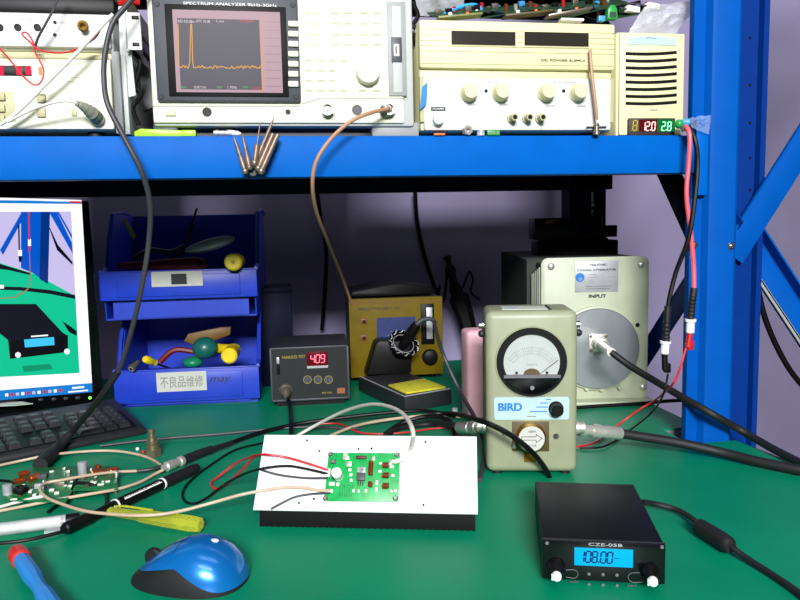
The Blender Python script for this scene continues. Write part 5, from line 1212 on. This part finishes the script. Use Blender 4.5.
# ============================================================ LEFT COMPONENT BOARDS
def pboard(label, pts, z, comps):
    q = [P(u, v, z=z) for u, v in pts]; o = thing('component_board', label, 'circuit board', (q[0].x, q[0].y, 0))
    org = o.location
    MB().prism([(v.x-org.x, v.y-org.y) for v in q], 'z', z-.0016, z, 'pcb_dark', .0002).build('board', o)
    for k in range(16):
        a_ = random.uniform(.08, .92); b_ = random.uniform(.1, .9); pp = (q[0].lerp(q[1], a_)).lerp(q[3].lerp(q[2], a_), b_)-org; h_ = random.uniform(.001, .0035)
        MB().box(pp.x-.0018, pp.x+.0018, pp.y-.0013, pp.y+.0013, z, z+h_, ('silk', 'solder', 'chip', 'ferrite')[k % 4], .0002).build('chip_part', o)
    for (nm, uu, vv, *rest) in comps:
        p = P(uu, vv, z=z)-org; x, y = p.x, p.y; mb = MB()
        if nm == 'coil':
            L, r = rest[0], rest[1]; d = Vector(rest[2]).normalized(); s0_ = Vector((x, y, z+r))-d*L/2
            mb.cyl(s0_, s0_+d*L, r*.75, 'ferrite', seg=12); n = max(3, int(L/.0018)); pts2 = []; o1 = d.orthogonal().normalized(); o2 = d.cross(o1)
            for k in range(n*8+1): th = 2*math.pi*k/8; pts2.append(s0_+d*(L*k/(n*8))+(o1*math.cos(th)+o2*math.sin(th))*r)
            mb.tube(pts2, .0008, 'copper', 5, 1)
        elif nm == 'electrolytic_capacitor': mb.lathe([(0, rest[0]), (.003, rest[0]*.94), (.004, rest[0]), (rest[1], rest[0]), (rest[1]+.0006, rest[0]*.85), (rest[1]+.0006, 0)], (x, y, z), (0, 0, 1), rest[2], 20)
        elif nm == 'toroid':
            cc = Vector((x, y, z+.006)); mb.tube([cc+Vector((.006*math.cos(k*.5236), .006*math.sin(k*.5236), 0)) for k in range(13)], .004, 'black', 8, 2)
        else: mb.box(x-rest[0], x+rest[0], y-rest[1], y+rest[1], z, z+rest[2], rest[3], .0005)
        mb.build(nm, o)
    for xx, yy in ((q[0], q[2]), (q[1], q[3])):
        pass
    c = sum((Vector(v) for v in q), Vector())/4
    for v in q:
        w_ = v.lerp(c, .12)-org; MB().cyl((w_.x, w_.y, 0), (w_.x, w_.y, z-.0012), .0022, 'brass_dull', seg=8).build('standoff', o)
    return o
pboard('larger green board at left with orange coils and round capacitors', [(4, 500), (66, 502), (86, 466), (24, 468)], .008,
       [('coil', 20, 483, .013, .0035, (1, .6, 0)), ('coil', 24, 476, .013, .0035, (1, .6, 0)), ('coil', 34, 480, .016, .0035, (.6, 1, 0)), ('electrolytic_capacitor', 8, 494, .006, .012, 'label_silver'), ('toroid', 21, 494), ('power_transistor', 43, 478, .006, .005, .006, 'chip'), ('relay', 40, 488, .006, .003, .006, 'label_silver'),
        ('trimmer', 60, 485, .007, .004, .005, 'steel_dull'), ('capacitor', 68, 473, .003, .002, .004, 'solder'), ('capacitor', 52, 491, .003, .002, .003, 'silk'), ('capacitor', 57, 494, .003, .002, .003, 'silk'), ('capacitor', 31, 492, .002, .004, .003, 'silk'), ('capacitor', 35, 496, .002, .003, .003, 'silk'), ('capacitor', 52, 472, .003, .002, .002, 'silk'), ('capacitor', 70, 487, .003, .002, .003, 'solder'), ('resistor', 14, 500, .004, .001, .002, 'silk')])
pboard('smaller green board with silver can capacitor and red coils', [(70, 490), (118, 489), (116, 466), (82, 467)], .008,
       [('electrolytic_capacitor', 83, 475, .0062, .018, 'label_silver'), ('coil', 98, 474, .014, .003, (1, .1, 0)), ('coil', 108, 472, .005, .003, (.2, 0, 1)), ('coil', 115, 471, .005, .0035, (.2, 0, 1)), ('coil', 98, 469, .005, .0035, (.2, 0, 1)), ('capacitor', 94, 483, .004, .002, .002, 'silk'), ('capacitor', 101, 485, .004, .002, .002, 'silk'), ('capacitor', 108, 482, .003, .002, .002, 'silk'), ('header', 117, 477, .0015, .004, .008, 'solder'), ('capacitor', 91, 471, .002, .003, .004, 'solder')])

# BNC adapter standing
p = P(154, 456, z=0); o = thing('stepped_adapter', 'stepped nickel coaxial adapter standing on the mat near keyboard', 'adapter', p)
MB().lathe([(0, .012), (.011, .012), (.012, .010)], (0, 0, 0), (-.05, 0, 1), 'brass_dull', 6).build('hex_base', o)
MB().lathe([(.011, .0098), (.017, .0098), (.018, .0085), (.020, .0095), (.023, .0095), (.024, .007), (.030, .0065), (.031, .0045), (.036, .0042), (.037, .0055), (.041, .0055), (.0425, .004), (.0425, 0)], (0, 0, 0), (-.05, 0, 1), 'brass_dull', 22).build('stepped_body', o)
for (uu, vv, m_, lab) in ((137.5, 449, 'silk', 'tiny white bead left of the stepped adapter'), (143, 452, 'red', 'tiny red bead beside the stepped adapter')):
    p = P(uu, vv, z=.003); o = thing('bead_component', lab, 'component', p); MB().sph((0, 0, 0), .003, m_, seg=10).cyl((0, 0, 0), (.004, .002, -.003), .0004, 'steel').build('bead', o)

# ============================================================ PENS AND TOOLS
A = P(88, 518, z=.010); B = P(198, 467, z=.009)
mkr = thing('marker_pen', 'black marker pen with white print lying below BNC plug', 'marker', A)
d = B-A; L = d.length
MB().lathe([(0, .003), (-.0, .005), (L*.2, .0065), (L*.22, .0072), (L*.62, .0072)], (0, 0, 0), d, 'black', 22).build('barrel', mkr)
MB().lathe([(L*.64, .0078), (L*.93, .0074), (L*.985, .0062), (L, .004), (L, 0)], (0, 0, 0), d, 'black_rubber', 22).build('cap', mkr)
for k in (.21, .625): MB().lathe([(L*k, .0076), (L*(k+.012), .0076)], (0, 0, 0), d, 'white', 22).build('ring', mkr)
dn = d.normalized(); side = Vector((dn.y, -dn.x, 0)).normalized(); upv = side.cross(dn).normalized()
if upv.z < 0: upv = -upv
pn = (upv*.75+side*.66).normalized()
M = Matrix.Translation(dn*(L*.27)+pn*.0073) @ Matrix(((dn.x, (pn.cross(dn)).x, pn.x, 0), (dn.y, (pn.cross(dn)).y, pn.y, 0), (dn.z, (pn.cross(dn)).z, pn.z, 0), (0, 0, 0, 1)))
t = text('PERMANENT MARKER', .006, 'white', mkr, (0, 0, 0), width=L*.32, height=.0032, depth=.0001); t.matrix_basis = M
M2 = M.copy(); M2.translation = dn*(L*.27)+(upv*.2+side*.98).normalized()*.0074
MB().box(0, L*.33, -.0014, -.0002, -.0004, .0002, 'white', M=M).build('print_bar', mkr)
tail = A-dn*.045
MB().tube([Vector((0, 0, 0)), -dn*.012, -dn*.028, -dn*.034], lambda t: .0068 if t < .8 else .005, 'black', 14, 3).build('end_plug', mkr)

A = P(108, 511, z=.010); B = P(201, 525, z=.010); d = B-A; L = d.length
td = thing('voltage_tester', 'transparent lime yellow tester screwdriver lying under tan coax', 'screwdriver', A)
dn = d.normalized()
MB().lathe([(L*.0, .003), (L*.03, .0055), (L*.35, .0062), (L*.37, .0075), (L*.55, .0085), (L*.9, .0095), (L*.985, .0085), (L, .006), (L, 0)], (0, 0, 0), d, 'clear_yellow', 8).build('handle', td)
MB().lathe([(L*.05, .003), (L*.5, .003), (L*.52, .002), (L*.7, .002)], (0, 0, 0), d, 'steel', 12).build('core', td)
MB().tube([dn*L*.08+Vector((0, 0, .0068)), dn*L*.2+Vector((0, 0, .009)), dn*L*.5+Vector((0, 0, .0092))], .0014, 'clear_yellow').build('pocket_clip', td)

A = P(-52, 536, z=.009); B = P(79, 519, z=.009); d = B-A; L = d.length; dn = d.normalized()
pt = thing('pen_tube', 'clear plastic pen tube with white filling and black end', 'pen', A)
MB().lathe([(0, .0072), (L*.98, .0072)], (0, 0, 0), d, 'clear', 20).build('barrel', pt)
MB().lathe([(0, .0045), (L*.55, .0045), (L*.56, .0058), (L*.86, .0058), (L*.87, 0)], (0, 0, 0), d, 'wire_white', 16).build('filling', pt)
MB().lathe([(L*.90, .0076), (L, .0076), (L, .005), (L*.99, .0)], (0, 0, 0), d, 'black', 20).build('end_cap', pt)
p = P(57, 527, z=.003)-A; MB().prism([(-.011, -.010), (.006, -.012), (.012, .004), (-.008, .006)], 'z', -.003, .0003, 'clear', M=Matrix.Translation(p)).build('tab', pt)

A = P(16, 551, z=.012); B = P(62, 622, z=.012); d = B-A; L = d.length
sd = thing('screwdriver', 'blue-handled screwdriver with red cap at lower left corner', 'screwdriver', A)
MB().lathe([(L*.0, 0), (L*.0, .006), (L*.02, .0085), (L*.05, .0095), (L*.14, .0095), (L*.15, .008)], (0, 0, 0), d, 'handle_red', 20).build('cap', sd)
MB().lathe([(L*.13, .0078), (L*.2, .0082), (L*.42, .0088), (L*.5, .0070), (L*.6, .0066), (L*.68, .0085), (L*.9, .0088), (L, .006)], (0, 0, 0), d, 'handle_blue', 10).build('handle', sd)

# ============================================================ MOUSE
A = P(247, 575, z=.012); B = P(135, 577, z=.012)
ms = thing('computer_mouse', 'blue and black computer mouse at lower left of the mat', 'mouse', P(190, 578, z=0), R(158))
# local +x = front of mouse
Lm, Wm, Hm = .0595, .0375, .0425
def prof(s_):            # height of the back along the length, -1 rear .. 1 front
    return Hm*(1-.16*max(0, s_+.25)-.36*max(0, s_+.25)**2-.10*min(0, s_+.25)**2)
def mh(x, y):
    a_ = min(1, abs(x/Lm))**2.3+min(1, abs(y/(Wm*(1-.06*x/Lm))))**2.5
    return max(0, 1-a_)**.47*prof(x/Lm)
def lim(x):
    s_ = x/Lm; k = max(0, min(1, (s_+.85)/1.0)); k = k*k*(3-2*k)
    return min(.004+.0235*k, .62*prof(s_))
def lim_at(x, y): return lim(x)
NU, NV = 120, 60
def ring(th, f):          # point in plan, f=0 centre, 1 outline
    c_, s_ = math.cos(th), math.sin(th)
    lo_, hi_ = 0, 2
    for _ in range(30):
        m_ = (lo_+hi_)/2; a_ = abs(m_*c_)**2.3+abs(m_*s_/(1-.06*m_*c_))**2.5
        if a_ < 1: lo_ = m_
        else: hi_ = m_
    return f*lo_*c_*Lm, f*lo_*s_*Wm
m1 = MB(); m2 = MB(); k1 = m1.mi('mouse_blue'); k2 = m2.mi('black_rubber')
rows = []
for i in range(NU):
    th = 2*math.pi*i/NU
    fs = 1.0                              # find f where the height meets the seam
    lo_, hi_ = 0, 1
    for _ in range(30):
        m_ = (lo_+hi_)/2; x, y = ring(th, m_)
        if mh(x, y) > lim(x): lo_ = m_
        else: hi_ = m_
    rows.append((th, lo_))
def addrows(mb, f0, f1, n, inset=0):
    g = []
    for th, fsm in rows:
        r_ = []
        for k in range(n+1):
            t_ = k/n; f = f0(fsm)+(f1(fsm)-f0(fsm))*t_; x, y = ring(th, f); r_.append(mb.bm.verts.new((x*(1-inset), y*(1-inset), mh(x, y) if f < .9999 else 0)))
        g.append(r_)
    for i in range(NU):
        for k in range(n):
            a_ = g[i]; b_ = g[(i+1) % NU]
            try: mb.bm.faces.new([a_[k], a_[k+1], b_[k+1], b_[k]])
            except ValueError: pass
    return g
addrows(m1, lambda f: 0, lambda f: f, 40)
addrows(m2, lambda f: f*.995, lambda f: 1-(1-f)*.0, 24, .012)
for mb in (m1, m2): bmesh.ops.remove_doubles(mb.bm, verts=mb.bm.verts[:], dist=1e-6); bmesh.ops.recalc_face_normals(mb.bm, faces=mb.bm.faces[:])
m1.build('shell', ms, angle=80); m2.build('side_grip', ms, angle=80)
MB().tube([(x, .0, mh(x, 0)+.0001) for x in (.004, .012, .018, .024, .032)], .0004, 'black', 6, 3).build('button_gap', ms)
MB().tube([(.004, -.0+.030*t_, mh(.004, .030*t_)+.0001) for t_ in (-.9, -.6, -.3, 0, .3, .6, .9)], .00025, 'black', 6, 3).build('button_gap', ms)
zz = mh(.036, 0); MB().lathe([(-.004, .008), (-.002, .0095), (.002, .0095), (.004, .008)], (.038, 0, zz-.003), (0, 1, 0), 'black_rubber', 20).build('scroll_wheel', ms)
lx, ly = -.026, -.004
MB().sph((lx, ly, mh(lx, ly)-.0004), .0050, 'silk', (1, .7, .3), 14).build('logo', ms)

# ============================================================ FM TRANSMITTER
ZC = .042
A = P(543, 540, z=ZC); B = P(665, 545, z=ZC); C = P(637, 484.5, z=ZC); Dq = P(537, 481, z=ZC)
rz = math.atan2((B-A).y*1.0, (B-A).x); 
fm = thing('fm_transmitter', 'small black transmitter box with lit cyan frequency display', 'transmitter', (((A+B)/2).x, ((A+B)/2).y, 0), rz)
q = [LT(fm, u, v, ZC) for u, v in ((543, 540), (665, 545), (637, 484.5), (537, 481))]
x0, x1 = q[0][0], q[1][0]; yd = (q[2][1]+q[3][1])/2
# top is slightly skewed in the picture; a true box
MB().box(x0, x1, .002, yd, .004, ZC, 'black', .0015).build('case', fm)
zb = LP(fm, 605, 588)[1]
MB().box(x0-.0005, x1+.0005, -.001, .003, .004, ZC+.0005, 'black_gloss', .001).build('front_panel', fm)
MB().box(x0-.0008, x1+.0008, .0028, .0036, .004, ZC+.0008, 'charcoal').build('panel_seam', fm)
for xx in (x0+.012, x1-.012):
    for yy in (.014, yd-.014): MB().cyl((xx, yy, 0), (xx, yy, .0045), .005, 'black_rubber').build('foot', fm)
c1 = LP(fm, 574.5, 548, -.001); c2 = LP(fm, 633, 549, -.001); c3 = LP(fm, 633.5, 567.5, -.001); c4 = LP(fm, 574.5, 565, -.001)
a_, b_ = c1[0], c2[0]; c_ = (c3[1]+c4[1])/2; d_ = (c1[1]+c2[1])/2
MB().box(a_, b_, -.0016, -.0008, c_, d_, 'lcd', .0003).build('display', fm)
seven(fm, '108.00', a_+(b_-a_)*.06, c_+(d_-c_)*.2, (b_-a_)*.60, (d_-c_)*.62, 'lcd_ink', -.0017, tk=.13)
text('~', .008, 'lcd_ink', fm, (a_+(b_-a_)*.68, -.0018, (c_+d_)/2), 'digits', width=(b_-a_)*.08, depth=.0001)
p = LP(fm, 588, 544, -.001); q_ = LP(fm, 622, 545.5, -.001); text('CZE-05B', .004, 'label_silver', fm, (p[0], -.0012, (p[1]+q_[1])/2), width=q_[0]-p[0], height=.0028)
for (uu, vv, w2) in ((556, 574, -1), (651, 579, 1)):
    p = LP(fm, uu, vv-5, -.001)
    kx = LP(fm, uu, vv-2, -.008)
    MB().lathe([(0, .0084), (.004, .0082), (.008, .0062), (.013, .0046), (.0135, 0)], (kx[0], -.001, kx[1]+.002), (0, -1, -.12), 'black', 24).build('knob', fm)
    MB().lathe([(0, .0044), (.001, .0047), (.004, .0040), (.0052, .002), (.0052, 0)], (kx[0], -.0145, kx[1]), (0, -1, 0), 'white', 20).box(kx[0]-.0048, kx[0]-.0032, -.0172, -.0146, kx[1]-.004, kx[1]+.002, 'white', .0004).build('knob_cap', fm)
for uu in (589, 603, 617):
    for j, vv in enumerate((574, 584.5)):
        p = LP(fm, uu, vv+(uu-589)*.04, -.001); MB().lathe([(0, .0016), (.0005, .0014), (.0005, 0)], (p[0], -.001, p[1]), (0, -1, 0), 'legend', 10).build('indicator', fm)
for (pts) in ([(566, 570), (575, 570), (578, 574), (575, 578), (566, 577)], [(643, 573), (632, 573), (628, 577), (632, 582), (644, 582)]):
    q = [LP(fm, u, v, -.001) for u, v in pts]; MB().tube([(a[0], -.0011, a[1]) for a in q], .0003, 'legend', 5).build('printed_arc', fm)
for s_, uu, vv in (('AUDIO', 569, 581.5), ('SET', 627, 585.5)): p = LP(fm, uu, vv, -.001); text(s_, .002, 'legend', fm, (p[0], -.0012, p[1]), width=.0085, height=.0014)
for (uu, vv) in ((547, 543), (662, 547)):
    p = LP(fm, uu, vv, -.001); MB().lathe([(0, .0018), (.001, .0015), (.001, 0)], (p[0], -.001, p[1]), (0, -1, 0), 'legend', 10).build('screw', fm)

def fer(r_, q):
    o = MB().tube(W([(698, 525.5, .011), (705, 530, .0115), (720, 539, .0115), (731, 547, .011)]), lambda t: .0062+.0028*min(1, min(t, 1-t)*8), 'black_rubber', 18, 6).build('ferrite_bead', r_, org=q[0]); o.location = (0, 0, 0)
cable('dc_cable', 'black power cable with fat ferrite bead right of transmitter', 'cable', [(643, 502, .018), (656, 504, .012), (675, 509, .008), (690, 517, .008), (705, 529, .011), (730, 546, .011), (745, 557, .007), (770, 573, .005), (795, 590, .005), (820, 610, .005)], .0032, 'black_rubber', None, 10, [fer])

# ============================================================ pieces of parts go under their part
SUB = {'spectrum_analyzer': {'screen_text': 'screen', 'screw': 'bezel', 'softkey': 'bezel', 'lettering': 'bezel', 'disk_slot': 'side_strip'},
       'power_supply': {'post_cap': 'binding_post', 'lettering': 'lower_panel'}, 'panel_meter': {'digits': 'housing'},
       'frequency_counter': {'digit': 'display'}, 'soldering_station': {'digits': 'display', 'button_ring': 'button'},
       'power_attenuator': {'lettering': 'name_plate', 'seal': 'name_plate'}, 'louvred_power_unit': {'lettering': 'name_plate'},
       'wattmeter': {'scale': 'dial_face', 'needle': 'dial_face', 'needle_hub': 'dial_face', 'dial_screw': 'dial_face', 'element_label': 'element', 'arrow': 'element', 'range_marks': 'name_strip'},
       'fm_transmitter': {'digits': 'display', 'knob_cap': 'knob'}, 'storage_bin': {'lettering': 'label', 'label_mark': 'label'},
       'rework_station': {'dial_marks': 'blue_field', 'dial_knob': 'blue_field'}, 'shelf_rack': {'bolt': 'upright', 'hole': 'upright'}}
def base(o): return o.name.rsplit('.', 1)[0] if o.name[-3:].isdigit() else o.name
def centre(o):
    c = sum((Vector(v) for v in o.bound_box), Vector())/8
    return o.matrix_basis @ c
bpy.context.view_layer.update()
for root in [o for o in COL.objects if o.parent is None and base(o) in SUB]:
    kids = list(root.children); mp = SUB[base(root)]
    for k in kids:
        want = mp.get(base(k))
        if not want: continue
        c = [x for x in kids if base(x) == want and x.location.length < 1e-9 and abs(x.rotation_euler.z) < 1e-9]
        if not c: continue
        p_ = min(c, key=lambda x: (centre(x)-centre(k)).length)
        k.parent = p_
